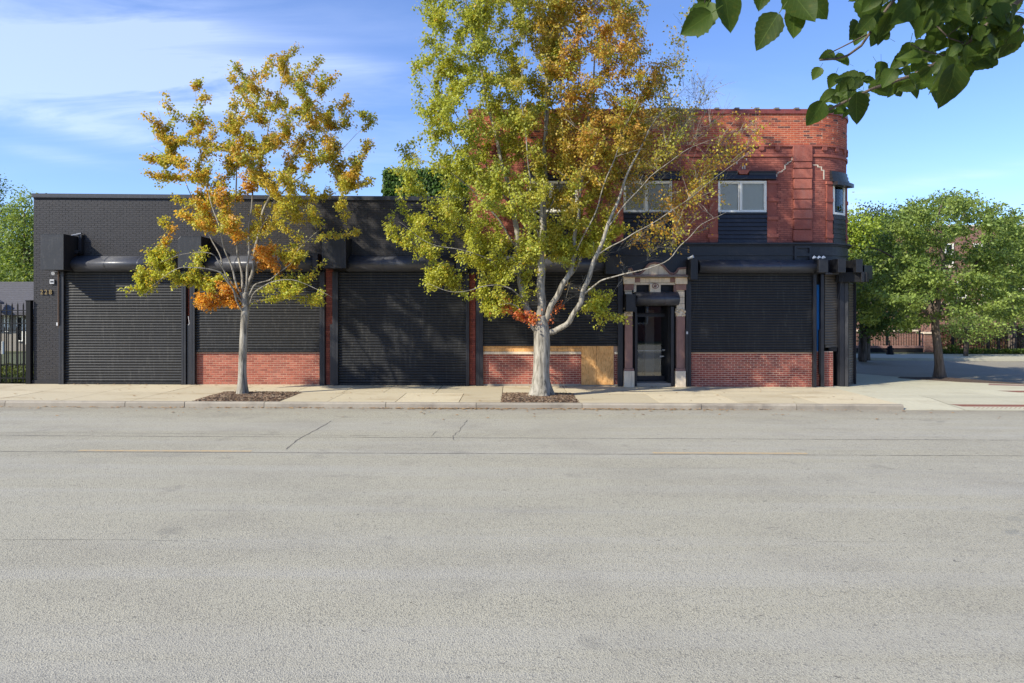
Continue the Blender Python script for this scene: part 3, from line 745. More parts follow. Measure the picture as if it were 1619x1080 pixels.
# base plinth of the left pier
mb = MB(); mb.box(LX - .04, X(96), D - .03, D + .01, -.3, gz(LX) + .12); mb.build('plinth', M['mortar_black'], BB)
YS = D - 0.05
def vbox(name, pa, pb, za, zb, y0, y1, m, parent): 
    mb = MB(); mb.box(X(pa), X(pb), y0, y1, za, zb); o = mb.build(name, m, parent); return bevel(o, .004, 1)
g = lambda px: gz(X(px))
shutter(BB, (X(105), YS), (X(290), YS), g(200) + .01, Z(430), rails=(X(105) - X(97), X(297) - X(290)))
shutter(BB, (X(311), YS), (X(507), YS), Z(556), Z(430), rails=(X(311) - X(303), X(515) - X(507)))
shutter(BB, (X(536), YS), (X(737), YS), g(640) + .01, Z(430), rails=(X(536) - X(527), X(742) - X(737)))
# red brick piers between the shutters
for pa, pb, m in ((297, 303, M['brick_low']), (515, 527, M['brick_low_pale']), (742, 752, M['brick_low'])):
    a, b = X(pa) + .003, X(pb) - .003
    mb = MB(); mb.box(a, b, D - .004, D + .03, -.2, Z(404)); po = mb.build('pier', M['mortar_red'], BB)
    brick_objs(courses(a, b, g(pa) + .02, Z(404), 9, bw=(b - a)), D - .009, m, po, 6, depth=.025)
# low brick wall under the second shutter
mb = MB(); a, b = X(311), X(507); mb.box(a, b, D - .002, D + .03, -.2, Z(557)); lo = mb.build('low_wall', M['mortar_bay'], BB)
lw = courses(a, b, g(400) + .02, Z(559), 11)
brick_objs(lw, D - .006, M['brick_low_pale'], lo, 7, depth=.02)
# hoods and motor boxes
YB1 = D - .80
def xz(px, y): return X(px, y)
hood(BB, X(125), X(283), Z(405), Z(430)); hood(BB, X(318), X(506), Z(404.5), Z(430)); hood(BB, X(552), X(722), Z(405), Z(430))
mbox(BB, X(64, YB1), X(100.5, YB1), YB1, Z(426.5, YB1), Z(370, YB1))
mbox(BB, X(281, YB1 + .1), X(318, YB1 + .1), YB1 + .1, Z(423, YB1 + .1), Z(373.5, YB1 + .1), cut=.09)
mbox(BB, X(509, YB1 + .05), X(547, YB1 + .05), YB1 + .05, Z(424, YB1 + .05), Z(374, YB1 + .05), cut=.11)
mb = MB(); mb.box(X(723), X(741), D - .52, D, Z(431), Z(404)); bevel(mb.build('end_plate', M['black'], BB), .01)
mb = MB(); mb.box(X(502), X(510), D - .54, D, Z(431), Z(403)); bevel(mb.build('end_plate', M['black'], BB), .01)
mb = MB(); mb.box(X(738, D - .3), X(765, D - .3), D - .3, D, Z(400, D - .3), Z(390, D - .3)); bevel(mb.build('junction_box', M['black'], BB), .01)
# clutter by the first box: floodlight bracket, gear
mb = MB(); mb.tube([(X(126), D - .15, Z(372)), (X(131), D - .05, Z(369))], .03, 8); mb.box(X(128), X(133), D - .14, D, Z(402), Z(372)); mb.tube([(X(129), D - .26, Z(399)), (X(129), D - .12, Z(399))], .06, 12)
mb.build('bracket', M['black'], BB)
mb = MB(); mb.tube([(X(122), D - .28, Z(374)), (X(131), D - .1, Z(370))], .022, 6); mb.build('conduit_elbow', M['grey_plastic'], BB)
# conduit, lamp, plaque, card reader, numerals
mb = MB(); mb.tube([(X(98), D - .17, Z(427)), (X(98), D - .17, Z(512)), (X(96), D - .10, Z(518))], .018, 8); mb.build('conduit', M['rust'], BB)
mb = MB(); mb.tube([(X(89), D - .02, Z(431)), (X(91), D - .22, Z(433))], [.03, .055], 10); mb.build('lamp', M['grey_plastic'], BB)
mb = MB(); mb.box(X(80), X(87), D - .05, D, Z(449), Z(442)); pq = mb.build('plaque', M['grey_plastic'], BB); bevel(pq, .008)
mb = MB(); mb.box(X(81.3), X(83.2), D - .056, D - .049, Z(446.8), Z(444)); mb.box(X(84), X(85.8), D - .056, D - .049, Z(446.8), Z(444)); mb.build('plaque_window', M['black'], pq)
mb = MB(); mb.box(X(90.5), X(96), D - .05, D, Z(515), Z(510)); bevel(mb.build('card_reader', M['grey_plastic'], BB), .006)
def letters(txt, px, py, hpx, m, parent, name, y=D - .03, w=1.0):
    cu = bpy.data.curves.new('text', 'FONT'); cu.body = txt; cu.size = hpx / 50.0 / 0.70; cu.extrude = .012
    tmp = bpy.data.objects.new('tmp', cu); COL.objects.link(tmp); dg = bpy.context.evaluated_depsgraph_get(); dg.update()
    me = bpy.data.meshes.new_from_object(tmp.evaluated_get(dg)); bpy.data.objects.remove(tmp)
    me.materials.clear(); me.materials.append(m); o = link(name, me, parent, (X(px), y, Z(py)), (RD(90), 0, 0)); return o
for ch, px in (('2', 64.6), ('2', 71.3), ('8', 78.3)): letters(ch, px, 465.3, 7.2, M['brass'], BB, 'numeral')
# service meter cover at the third bay rail
mb = MB(); mb.box(X(523.5), X(527.5), D - .13, D - .02, g(525), Z(513)); bevel(mb.build('pipe_cover', M['black'], BB), .006)
mb = MB(); mb.box(X(298), X(303), D - .1, D - .03, g(300), Z(512)); bevel(mb.build('pipe_cover', M['black'], BB), .006)
mb = MB(); mb.tube([(X(301), D - .13, Z(500)), (X(302.5), D - .13, Z(512)), (X(301), D - .13, Z(514))], .012, 6); mb.build('hook', M['grey_plastic'], BB)

# ------------------------------------------------------------------ corner building
CB = empty('corner_building'); tag(CB, 'two storey red brick corner building with rounded corner and stone doorway', 'building')
S0 = X(741); XC = 9.6; R = 1.58; SA = XC; SB = XC + R * math.pi / 2
def face(s, d, z, off=0.0):
    if s <= SA: return (s, D - d, z)
    if s <= SB:
        t = (s - SA) / R; return (XC + (R + d) * math.sin(t), D + R - (R + d) * math.cos(t), z)
    return (XC + R + d, D + R + (s - SB), z)
def strip(mb, s0, s1, d0, d1, z0, z1, step=0.14, closed=True):
    """a bar that follows the wall face from s0 to s1"""
    n = 1 if s1 <= SA else max(1, int((s1 - s0) / step))
    ss = [s0 + (s1 - s0) * i / n for i in range(n + 1)]
    if s0 < SA < s1: ss = [s0] + [SA + (s1 - SA) * i / max(1, int((s1 - SA) / step)) for i in range(max(1, int((s1 - SA) / step)) + 1)]
    b = len(mb.v)
    for s in ss:
        mb.v += [face(s, d1, z0), face(s, d1, z1), face(s, d0, z1), face(s, d0, z0)]
    for i in range(len(ss) - 1):
        for q in range(4): mb.face([b + i * 4 + q, b + i * 4 + (q + 1) % 4, b + (i + 1) * 4 + (q + 1) % 4, b + (i + 1) * 4 + q])
    mb.face([b, b + 1, b + 2, b + 3]); e = b + (len(ss) - 1) * 4; mb.face([e + 3, e + 2, e + 1, e])
S_END = SB + 14
zt = 8.73; ztop = Z(172)
# body of the upper floor
def plan(d=0.0, back=16):
    pts = [(S0, D - d)] + [face(SA + (SB - SA) * i / 12, d, 0)[:2] for i in range(13)] + [(XC + R + d, D + back), (S0, D + back)]
    return pts
mb = MB(); mb.prism(plan(-.17), Z(432), 8.60, 'XY'); mb.build('inner_wall', M['dark'], CB)
mb = MB(); zlo, zmid, zhi = Z(384.5), Z(284), 7.62
strip(mb, S0, SB + 14, -.165, -.005, zmid, zhi); strip(mb, S0, SB + 14, -.165, -.005, Z(432), zlo)
cuts = [S0]
for c in (875.0, 1024.0, 1173.5): cuts += [X(c - 38.5), X(c + 38.5)]
cuts += [SA + .62, SA + 1.34, SB + 14]
for i in range(0, len(cuts), 2): strip(mb, cuts[i], cuts[i + 1], -.165, -.005, zlo, zmid)
strip(mb, S0 + .001, SB + 14, -.165, -.001, 7.6205, 8.6)
upper = mb.build('wall', M['mortar_red'], CB)
mb = MB(); mb.prism(plan(0.012), 7.62, 8.62, 'XY'); parap = mb.build('parapet', M['mortar_top'], CB)
# ground floor masses either side of the doorway
dx0, dx1 = X(1001.5), X(1057)
mb = MB(); mb.box(S0 + .001, dx0, D + .012, D + 15, -.4, Z(432) - .003); mb.box(dx1, 9.55, D + .012, D + 15, -.4, Z(432) - .003)
mb.prism([(9.56, 21.95), (10.45, 22.05), (11.1, 22.85), (11.16, D + 15), (9.56, D + 15)], -.4, Z(432) - .003, 'XY')
mb.box(dx0, dx1, D + 3, D + 15, -.4, Z(432) - .003)
gfl = mb.build('ground_floor_wall', M['dark'], CB)
# parapet bricks: orange common brick, real geometry on a proud face
pf = lambda s, d, z: face(s, d + .017, z)
pl = courses(S0 + .02, SB + 3.0, 7.62, 8.60, 21, ch=CH * .985)
def lump(a, z, r): return min(1, max(0, r.gauss(.45, .2))) if r.random() > .22 else r.uniform(.82, 1.0)
# face bricks with thin joints
def O(pa, pb, ya, yb): return (X(pa), X(pb), Z(yb), Z(ya))
win_c = [1173.5, 1024.0, 875.0]
ex = []
for c in win_c: ex += [O(c - 38.5, c + 38.5, 284, 384), O(c - 48, c + 52.5, 271.5, 284)]
QP = (1254, 1282); ex.append((X(QP[0]), X(QP[1]), 4, 7.62))
w2 = (SA + .62, SA + 1.34)       # curved corner window span
ex.append((w2[0], w2[1], Z(384), Z(287))); ex.append((w2[0] - .12, w2[1] + .12, Z(287), Z(270)))
fl = courses(S0 + .02, SB + 2.0, Z(384), 7.62, 22, ex, ch=.0655)
ff = lambda s, d, z: face(s, d, z)
brick_mesh('face_bricks', fl, ff, M['brick_face'], upper, 23, jit=0.0012)
# the 300 individual bricks: parapet bricks best seen right of the maple
pv = sorted([b for b in pl if b[1] < SA and b[0] > X(1150) and b[1] - b[0] > .15], key=lambda b: -b[0])[:150]
pvs = set(pv); rest = [b for b in pl if b not in pvs]
brick_mesh('common_bricks', rest, pf, M['brick_top'], parap, 24, jit=0.004, lump=lump)
brick_objs(pv, D - .017, M['brick_top'], parap, 25, depth=.022)
# coping with clips
mb = MB(); strip(mb, S0 - .02, SB + 6, -.3, .06, 8.60, 8.68); strip(mb, S0 - .02, SB + 6, -.25, .045, 8.68, ztop - .02)
cop = mb.build('coping', M['coping_red'], CB, fix=True)
for i in range(12):
    s = X(1098 + i * 31.5 - 31.5 * 6) 
    mb = MB(); strip(mb, s, s + .14, -.1, .075, ztop - .035, ztop + .02); mb.build('coping_clip', M['tar'], cop)
# corbel table
mb = MB(); strip(mb, S0 + .01, SB + 4, -.02, .055, 7.565, 7.618); strip(mb, S0 + .01, X(QP[0]), 0, .04, Z(248), Z(244)); strip(mb, X(QP[1]), SB + 4, 0, .04, Z(248), Z(244))
belt = mb.build('belt_course', M['brick_face'], CB)
s = X(775)
while s < SB + .6:
    if not (X(QP[0] - 6) < s < X(QP[1] + 1)):
        mb = MB(); strip(mb, s, s + .155, 0, .05, Z(237.5), 7.562); strip(mb, s + .02, s + .135, 0, .035, Z(239), Z(237.6)); mb.build('corbel', M['brick_face'], CB)
    s += .50
# flat wall zone between belt and corbels slightly proud, quoin pier blocks
ys = [230.5, 257.3, 267.8, 283.6, 300.4, 316.5, 332, 347.5, 364, 382.5]
for i in range(len(ys) - 1):
    w = 0 if i % 2 else 1.2
    mb = MB(); mb.box(X(QP[0] - w), X(QP[1] + w), D - .075 - .012 * (i % 2), D + .005, Z(ys[i + 1]) + .028, Z(ys[i]))
    q = mb.build('quoin', M['brick_face'], CB); bevel(q, .008, 1)
    mb = MB(); mb.box(X(QP[0] + 1.5), X(QP[1] - 1.5), D - .045, D + .005, Z(ys[i + 1]) + .002, Z(ys[i + 1]) + .027); mb.build('quoin_joint', M['mortar_red'], q)
# windows
def window(c, label=None):
    x0, x1 = X(c - 38.5), X(c + 38.5); zb, zt_ = Z(336), Z(286)
    # jambs
    for ja, jb in ((c - 54, c - 38.8), (c + 38.8, c + 55)):
        out_ = 1 if ja > c else -1
        mb = MB(); mb.box(X(ja + (0 if out_ < 0 else 0)) + (.03 if out_ < 0 else 0), X(jb) - (.03 if out_ > 0 else 0), D - .035, D + .01, Z(383.5), Z(286.5)); j = mb.build('jamb', M['brick_face'], CB)
        for ya, yb_ in ((286.2, 291), (313.5, 319), (342.5, 348), (370.5, 376)):
            mb = MB(); mb.box(X(ja) - (.03 if out_ < 0 else -.0), X(jb) + (.03 if out_ > 0 else 0), D - .065, D - .02, Z(yb_), Z(ya)); bevel(mb.build('jamb_block', M['brick_face'], j), .005, 1)
    # frame
    e = .055; y0, y1 = D - .02, D + .06
    mb = MB(); mb.box(x0, x1, y0, y1, zt_ - e, zt_); mb.box(x0, x1, y0, y1, zb, zb + e); mb.box(x0, x0 + e, y0, y1, zb + e, zt_ - e); mb.box(x1 - e, x1, y0, y1, zb + e, zt_ - e)
    xm = (x0 + x1) / 2 - .06; mb.box(xm - .025, xm + .025, y0 + .008, y1, zb + e, zt_ - e)
    fr = mb.build('window', M['white'], CB); bevel(fr, .006, 1)
    if label: fr['label'] = label
    for a, b, yo in ((x0 + e, xm - .035, .03), (xm + .035, x1 - e, .015)):
        i = .03
        mb = MB(); mb.box(a, b, D + yo - .01, D + yo + .015, zb + e, zb + e + i); mb.box(a, b, D + yo - .01, D + yo + .015, zt_ - e - i, zt_ - e); mb.box(a, a + i, D + yo - .01, D + yo + .015, zb + e + i, zt_ - e - i); mb.box(b - i, b, D + yo - .01, D + yo + .015, zb + e + i, zt_ - e - i)
        mb.build('sash', M['white'], fr)
        mb = MB(); mb.v = [(a, D + yo, zb + e), (b, D + yo, zb + e), (b, D + yo, zt_ - e), (a, D + yo, zt_ - e)]; mb.face([0, 1, 2, 3]); mb.build('pane', M['pane'], fr, fix=False)
        mb = MB(); n = 34; hh = (zt_ - zb - 2 * e) / n
        for k in range(n):
            z = zb + e + k * hh; bq = len(mb.v); mb.v += [(a, D + .065, z), (b, D + .065, z), (b, D + .08, z + hh * .93), (a, D + .08, z + hh * .93)]; mb.face([bq, bq + 1, bq + 2, bq + 3])
        mb.build('blind', M['blind'], fr, fix=False)
    mb = MB(); mb.box(x0, x1, D + .125, D + .14, zb, zt_); mb.build('dark_backing', M['dark'], fr)  # black panel stands in for the unlit room behind the blinds
    # sill + boards below
    mb = MB(); mb.box(x0 - .01, x1 + .01, D - .06, D + .02, zb - .05, zb - .002); mb.build('sill', M['black'], fr)
    n = 7; z0, z1 = Z(384), zb - .052; h = (z1 - z0) / n
    for k in range(n):
        mb = MB(); z = z0 + k * h
        mb.prism([(D - .055, z + .003), (D - .02, z + h), (D + .01, z + h), (D + .01, z + .003)], x0, x1, 'YZ'); mb.build('siding_board', M['black'], CB)
    mb = MB(); mb.box(x0, x1, D + .0, D + .013, z0, z1); mb.build('board_backing', M['mortar_black'], CB)
    # boarded lintel with a notch for the keystone
    xl, xr = X(c - 48), X(c + 52.5); xk0, xk1 = X(c - 8), X(c + 10)
    for a, b in ((xl, xk0), (xk1, xr)):
        mb = MB(); mb.box(a, b, D - .06, D + .012, Z(277.2), Z(271.5)); mb.box(a, b, D - .105, D - .0601, Z(272.6), Z(271.5)); bevel(mb.build('lintel_board', M['black'], CB), .004, 1)
    mb = MB(); mb.prism([(D - .06, Z(277.4)), (D - .10, Z(283)), (D - .10, Z(284)), (D + .012, Z(284)), (D + .012, Z(277.4))], xl + .04, xr, 'YZ'); bevel(mb.build('lintel_board', M['black'], CB), .004, 1)
    mb = MB(); mb.prism([(xk0 - .02, Z(269)), (xk0 + .06, Z(276)), (xk1 - .06, Z(276)), (xk1 + .03, Z(269))], D - .07, D + .01, 'XZ'); bevel(mb.build('keystone', M['brick_face'], CB), .006, 1)
for c, lab in zip(win_c, ('white sliding window nearest the rounded corner', 'white sliding window behind the bare branches', 'white sliding window hidden in the maple crown')): window(c, lab)
# curved window
a, b = w2; zb, zt_ = Z(338), Z(287)
mb = MB(); strip(mb, a, b, -.03, .02, zt_ - .07, zt_); strip(mb, a, b, -.03, .02, zb, zb + .07); strip(mb, a, a + .07, -.03, .02, zb, zt_); strip(mb, b - .07, b, -.03, .02, zb, zt_)
fr = mb.build('window', M['white'], CB); fr['label'] = 'curved white window on the rounded corner'
mb = MB(); strip(mb, a + .07, b - .07, -.02, -.012, zb + .07, zt_ - .07); mb.build('pane', M['pane'], fr)
mb = MB(); strip(mb, a + .07, b - .07, -.09, -.08, zb + .07, zt_ - .07); mb.build('blind', M['blind'], fr)
mb = MB(); strip(mb, a, b, -.16, -.13, zb, zt_); mb.build('dark_backing', M['dark'], fr)  # black strip painted as the dark room behind the curved pane
n = 6; h = (zb - Z(384)) / n
for k in range(n):
    mb = MB(); strip(mb, a, b, -.01, .045, Z(384) + k * h + .006, Z(384) + k * h + h * .55); strip(mb, a, b, -.01, .028, Z(384) + k * h + h * .55, Z(384) + (k + 1) * h); mb.build('siding_board', M['black'], CB)
for z0, z1, d in ((Z(275), Z(270), .06), (Z(281), Z(275.5), .09), (Z(287), Z(281.5), .12)):
    mb = MB(); strip(mb, a - .1, b + .12, -.02, d, z0, z1); mb.build('lintel_board', M['black'], CB)
mb = MB(); strip(mb, a - .06, b + .1, -.02, .26, Z(293), Z(287.3)); mb.build('awning_hood', M['black'], CB)
for sa, sb in ((a - .28, a - .03), (b + .03, b + .28)):
    mb = MB(); strip(mb, sa + .03, sb, 0, .035, Z(383.5), Z(290)); j = mb.build('jamb', M['brick_face'], CB)
    for ya, yb_ in ((286.5, 291), (313.5, 319), (342.5, 348), (370.5, 376)):
        mb = MB(); strip(mb, sa, sb, .0, .065, Z(yb_), Z(ya)); mb.build('jamb_block', M['brick_face'], j)
# stepped mortar repairs
def zig(pts, curved=False):
    mb = MB(); w = .018
    for (xa, ya), (xb, yb_) in zip(pts[:-1], pts[1:]):
        s0_, s1_ = sorted((X(xa), X(xb))); z0_, z1_ = sorted((Z(ya), Z(yb_)))
        strip(mb, s0_ - w, s1_ + w, 0.0, .008, z0_ - w * .7, z1_ + w * .7)
    return mb.build('mortar_repair', M['patch'], upper)
zig([(1227.6, 279), (1227.6, 275), (1230, 275), (1230, 272), (1236.5, 272), (1236.5, 268.5), (1241, 268.5), (1241, 260), (1245.5, 260), (1245.5, 256.5), (1250, 256.5), (1250, 254), (1252.5, 254), (1252.5, 248.5)])
zig([(1286, 261), (1293, 261), (1293, 264), (1299, 264), (1299, 269), (1303, 269), (1303, 283)])
zig([(1174, 262), (1174, 267)]); zig([(1177.5, 262), (1177.5, 267)]); zig([(1165, 256), (1165, 259)]); zig([(1180, 251), (1180, 253)])
# black cornice and frieze
mb = MB(); strip(mb, S0 + .06, SB + 5, 0, .16, Z(387), Z(384.2)); strip(mb, S0 + .06, SB + 5, 0, .11, Z(389), Z(387)); bevel(mb.build('cornice', M['black'], CB), .01, 2)
mb = MB(); strip(mb, S0 + .02, SB + 5, -.02, .05, Z(402), Z(389)); mb.build('frieze', M['black'], CB)
mb = MB(); strip(mb, S0 + .02, SB + 5, -.02, .075, Z(404), Z(402)); strip(mb, S0 + .02, SB + 3, -.02, .04, Z(433), Z(404)); mb.build('frieze_moulding', M['black'], CB)
mb = MB(); pa, pb = 1254, 1281
for (xa, xb, ya, yb_) in ((pa, pb, 389.5, 392.5), (pa, pa + 3.5, 392.5, 401), (pb - 3.5, pb, 392.5, 401), (pa, pb, 401, 405.5), (pa, pa + 3.5, 405.5, 411), (pb - 3.5, pb, 405.5, 411)):
    mb.box(X(xa), X(xb), D - .11, D - .045, Z(yb_), Z(ya))
mb.build('frieze_panel', M['black'], CB)
# upper pier edge above the black building
# --- bay four: boards, planks, plywood, low brick
CX = 0
shutter(CB, (X(764), YS), (X(976), YS), Z(547), Z(430), rails=(X(764) - X(753), X(983.5) - X(976)))
mb = MB(); mb.box(X(764), X(976), D - .02, D + .02, -.3, Z(547)); lo4 = mb.build('low_wall', M['mortar_pale'], CB)
lw = courses(X(764), X(919), g(850) + .06, Z(560), 31); lw2 = courses(X(970.5), X(976), g(970) + .06, Z(560), 32, bw=.11)
brick_mesh('bricks', lw2, lambda s, d, z: (s, D - .024 - d, z), M['brick_low'], lo4, 33)
brick_mesh('bricks', lw, lambda s, d, z: (s, D - .024 - d, z), M['brick_low'], lo4, 34)
mb = MB(); mb.box(X(762), X(978), D - .05, D, -.3, g(850) + .055); mb.build('footing', M['foundation'], CB)
mb = MB(); mb.box(X(764), X(918.5), D - .07, D, Z(560), Z(556)); bevel(mb.build('sill_board', M['stone'], CB), .006, 1)
mb = MB(); mb.box(X(971), X(976), D - .07, D, Z(560), Z(556)); bevel(mb.build('sill_board', M['stone'], CB), .006, 1)
xx = 764
for w in (34, 11, 3, 31, 14, 24, 28.5, 9.5):
    mb = MB(); mb.box(X(xx) + .006, X(xx + w) - .006, D - .045 + rng.uniform(-.006, .006), D, Z(555.8), Z(551.6)); mb.build('plank', M['wood'], CB); xx += w
xx = 764
for w in (58, 47, 50):
    mb = MB(); mb.box(X(xx) + .004, X(xx + w) - .004, D - .025, D, Z(551.3), Z(547)); mb.build('plank', M['wood'], CB); xx += w
for pa, pb in ((919, 942.3), (942.8, 969.5)):
    mb = MB(); mb.box(X(pa), X(pb), D - .075, D - .02, Z(608), Z(546)); mb.build('plywood_sheet', M['wood'], CB)
hood(CB, X(765), X(957), Z(405), Z(431)); mbox(CB, X(957, D - .55), X(993, D - .55), D - .55, Z(433, D - .55), Z(404, D - .55))
# --- bay five
shutter(CB, (X(1091), YS), (X(1283), YS), Z(557), Z(432), rails=(X(1091) - X(1085), X(1288) - X(1283)))
mb = MB(); mb.box(X(1085), X(1290), D - .02, D + .02, -.3, Z(557)); lo5 = mb.build('low_wall', M['mortar_pale'], CB)
lw = courses(X(1090), X(1286), g(1190) - .005, Z(559), 41)
full = [b for b in lw]
keep = full[:]; nobj = 150
ind = sorted(keep, key=lambda b: abs((b[0] + b[1]) / 2 - X(1190)))[:nobj]; si = set(ind)
brick_objs(ind, D - .024, M['brick_low'], lo5, 42, depth=.02)
brick_mesh('bricks', [b for b in lw if b not in si], lambda s, d, z: (s, D - .024 - d, z), M['brick_low'], lo5, 43)
YH = D - .3
hood(CB, X(1101), X(1288), Z(411.5), Z(432.5), prot=.5)
mbox(CB, X(1092, D - .55), X(1103.5, D - .55), D - .55, Z(442, D - .55), Z(409, D - .55))
# --- angled corner shutters
P0, P1 = (9.96, 21.74), (10.40, 21.86)
mb = MB(); mb.box(X(1290), X(1298), D + .18, D + .22, -.3, Z(432)); mb.build('recess_panel', M['mortar_black'], CB)
mb = MB(); mb.box(X(1290.5, D + .17), X(1297.5, D + .17), D + .13, D + .17, Z(556), Z(450)); mb.box(X(1290.5, D + .17), X(1297.5, D + .17), D + .12, D + .17, Z(497), Z(493)); mb.build('blue_panel', M['blue'], CB)
for pa, pb in ((1289.5, 1297.5), (1303, 1317)):
    aa, bb_ = X(pa, D + .1), X(pb, D + .1); mb = MB(); mb.box(aa, bb_, D + .1, D + .2, -.3, Z(556)); q = mb.build('low_wall', M['mortar_pale'], CB)
    brick_mesh('bricks', courses(aa, bb_, -.03, Z(557), 51), lambda s, d, z: (s, D + .095 - d, z), M['brick_low'], q, 52)
mb = MB(); mb.box(X(1298, D - .05), X(1303, D - .05), D - .05, D + .08, gz(10) - .06, Z(434)); mb.box(X(1295.5, D - .02), X(1298, D - .02), D - .02, D + .06, gz(10) + .4, Z(521)); bevel(mb.build('post', M['black'], CB), .008)
shutter(CB, P0, P1, Z(550), Z(432), M['slat_brown'], rails=(.0, .09), name='roller_shutter', label='narrow bronze shutter on the angled corner')
mb = MB(); mb.box(10.15, 10.18, 21.80, 21.83, 0, Z(548)); mb.box(10.2, 10.32, 21.9, 22.0, -.2, Z(555)); mb.box(10.1, 10.36, 21.76, 21.84, Z(556), Z(549)); mb.build('dark_gap', M['dark'], CB)  # black bars and a black block standing in for the dark opening beside the brick
mb = MB(); mb.prism([(10.44, 21.74), (10.58, 21.72), (10.62, 21.86), (10.48, 21.9)], -.3, Z(434), 'XY'); bevel(mb.build('corner_post', M['black'], CB), .01)
shutter(CB, (10.66, 21.80), (11.24, 22.50), gz(11) - .02, Z(446), M['slat_brown'], rails=(.08, .05), label='tall narrow bronze shutter at the side street end')
# boxes on the corner
def cbox(pa, pb, ya, yb_, yf, back, skew=0.0, name='motor_box'):
    mb = MB(); x0, x1 = X(pa, yf), X(pb, yf); z0, z1 = Z(yb_, yf), Z(ya, yf)
    mb.v = [(x0, yf, z0), (x1, yf + skew, z0), (x1 + .1, back, z0), (x0, back, z0), (x0, yf, z1), (x1, yf + skew, z1), (x1 + .1, back, z1), (x0, back, z1)]
    for q in ((0, 1, 5, 4), (1, 2, 6, 5), (3, 0, 4, 7), (4, 5, 6, 7), (3, 2, 1, 0), (2, 3, 7, 6)): mb.face(list(q))
    o = mb.build(name, M['box'], CB); bevel(o, .012); return o
cbox(1294.5, 1309.5, 410, 431, D - .6, D)
cbox(1325, 1337.5, 409, 431, D - .5, D + .3)
cbox(1353.5, 1365.5, 410, 431, D - .45, D + .9, .05)
cbox(1362, 1366, 430, 446, D - .4, D - .3)
cbox(1366.5, 1389, 419, 441, D - .1, D + .5, .35)
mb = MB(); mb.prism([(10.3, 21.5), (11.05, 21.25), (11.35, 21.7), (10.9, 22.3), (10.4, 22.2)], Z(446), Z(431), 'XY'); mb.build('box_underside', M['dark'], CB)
mb = MB(); mb.box(X(1303, D), X(1328, D), D - .1, D + .15, Z(434), Z(431.5)); mb.build('shutter_hood', M['hood'], CB)
for px in (1286.5, 1294, 1301):  # small unidentified white lumps on top of the corner box
    mb = MB(); x = X(px, D - .3); mb.tube([(x - .05, D - .35, Z(409, D - .3) + .0), (x, D - .35, Z(408, D - .3) + .03), (x + .05, D - .33, Z(408, D - .3) + .01)], [.03, .045, .03], 7); mb.build('white_lump', M['off_white'], CB)
mb = MB(); mb.tube([(X(1084), D - .3, Z(410)), (X(1091), D - .4, Z(407))], [.04, .05], 8); mb.build('white_lump', M['off_white'], CB)  # one more white lump beside the bay five box
# hanging chains/cords
def cord(pts, r=.0035, m='coping_dark', parent=CB):
    mb = MB(); mb.tube(pts, r, 5); return mb.build('pull_cord', M[m], parent)
cord([(X(1098.5), D - .35, Z(448)), (X(1096), D - .3, Z(480)), (X(1090), D - .2, Z(510)), (X(1084), D - .12, Z(519))])
cord([(X(1319), D - .25, Z(436)), (X(1314), D - .2, Z(460)), (X(1306), D - .15, Z(492))], .003)
cord([(X(1328), D - .25, Z(436)), (X(1322), D - .2, Z(465)), (X(1313), D - .15, Z(500))], .003)
mb = MB(); mb.box(X(1081.5), X(1085), D - .2, D - .06, g(1083), Z(520)); mb.box(X(1083), X(1085), D - .14, D - .05, Z(520), Z(440)); bevel(mb.build('pipe_cover', M['black'], CB), .006)
mb = MB(); mb.box(X(1082.3), X(1085), D - .215, D - .2, Z(528), Z(524)); mb.build('padlock', M['grey_plastic'], CB)

# --- stone doorway
def st(name, x0, x1, y0, y1, ya, yb_, m, parent=CB, bv=.012):
    mb = MB(); mb.box(x0, x1, y0, y1, Z(yb_), Z(ya)); o = mb.build(name, m, parent); bevel(o, bv, 2); return o
dw = empty('stone_doorway', (X(1034), D, 0), CB); dw.location = (0, 0, 0)
for pa, pb in ((985, 1001.5), (1066, 1084)):
    x0, x1 = X(pa), X(pb)
    st('plinth_stone', x0, x1, D - .20, D, 586, 613, M['stone'], dw)
    st('plinth_stone', x0 + .01, x1 - .01, D - .17, D - .001, 582, 586, M['stone_brown'], dw)
    st('pilaster', x0 + .04, x1 - .05, D - .13, D, 500, 582, M['stone_brown'], dw)
    # capital: rough carved leaves
    mb = MB(); rr = random.Random(int(pa))
    mb.box(x0 + .03, x1 - .05, D - .12, D, Z(500), Z(490))
    for k in range(26):
        x = rr.uniform(x0 + .02, x1 - .04); z = rr.uniform(Z(500), Z(488)); s_ = rr.uniform(.015, .04)
        mb.tube([(x, D - .12, z), (x + rr.uniform(-.03, .03), D - .17, z + rr.uniform(-.03, .05))], [s_, s_ * .4], 5)
    mb.build('capital', M['stone'], dw)
    y_ = 453
    for h, w in ((8, 0), (9, 1), (10, 0), (10, 1)):
        st('quoin_stone', x0 + .03 + .02 * w, x1 - .06, D - .10 - .01 * w, D, y_ + .4, y_ + h, M['stone'], dw, .008); y_ += h
    st('capital_block', x0 - .01, x1 + .01, D - .2, D, 439, 449.5, M['stone'], dw)
    st('capital_block', x0 + .015, x1 - .015, D - .15, D, 449.5, 459, M['stone_brown'], dw)
st('entablature', X(1002), X(1068), D - .12, D, 439.5, 447, M['stone'], dw)
st('entablature_block', X(1002), X(1011), D - .14, D - .02, 439.8, 446.5, M['stone_brown'], dw, .006); st('entablature_block', X(1058), X(1068), D - .14, D - .02, 439.8, 446.5, M['stone_brown'], dw, .006)
st('architrave', X(1000), X(1069), D - .09, D, 447.2, 450.5, M['stone'], dw, .006)
st('shelf_moulding', X(983), X(1088), D - .27, D, 436.8, 439, M['stone'], dw, .008)
st('shelf_moulding', X(985), X(1086), D - .21, D, 434.6, 436.8, M['stone_brown'], dw, .006)
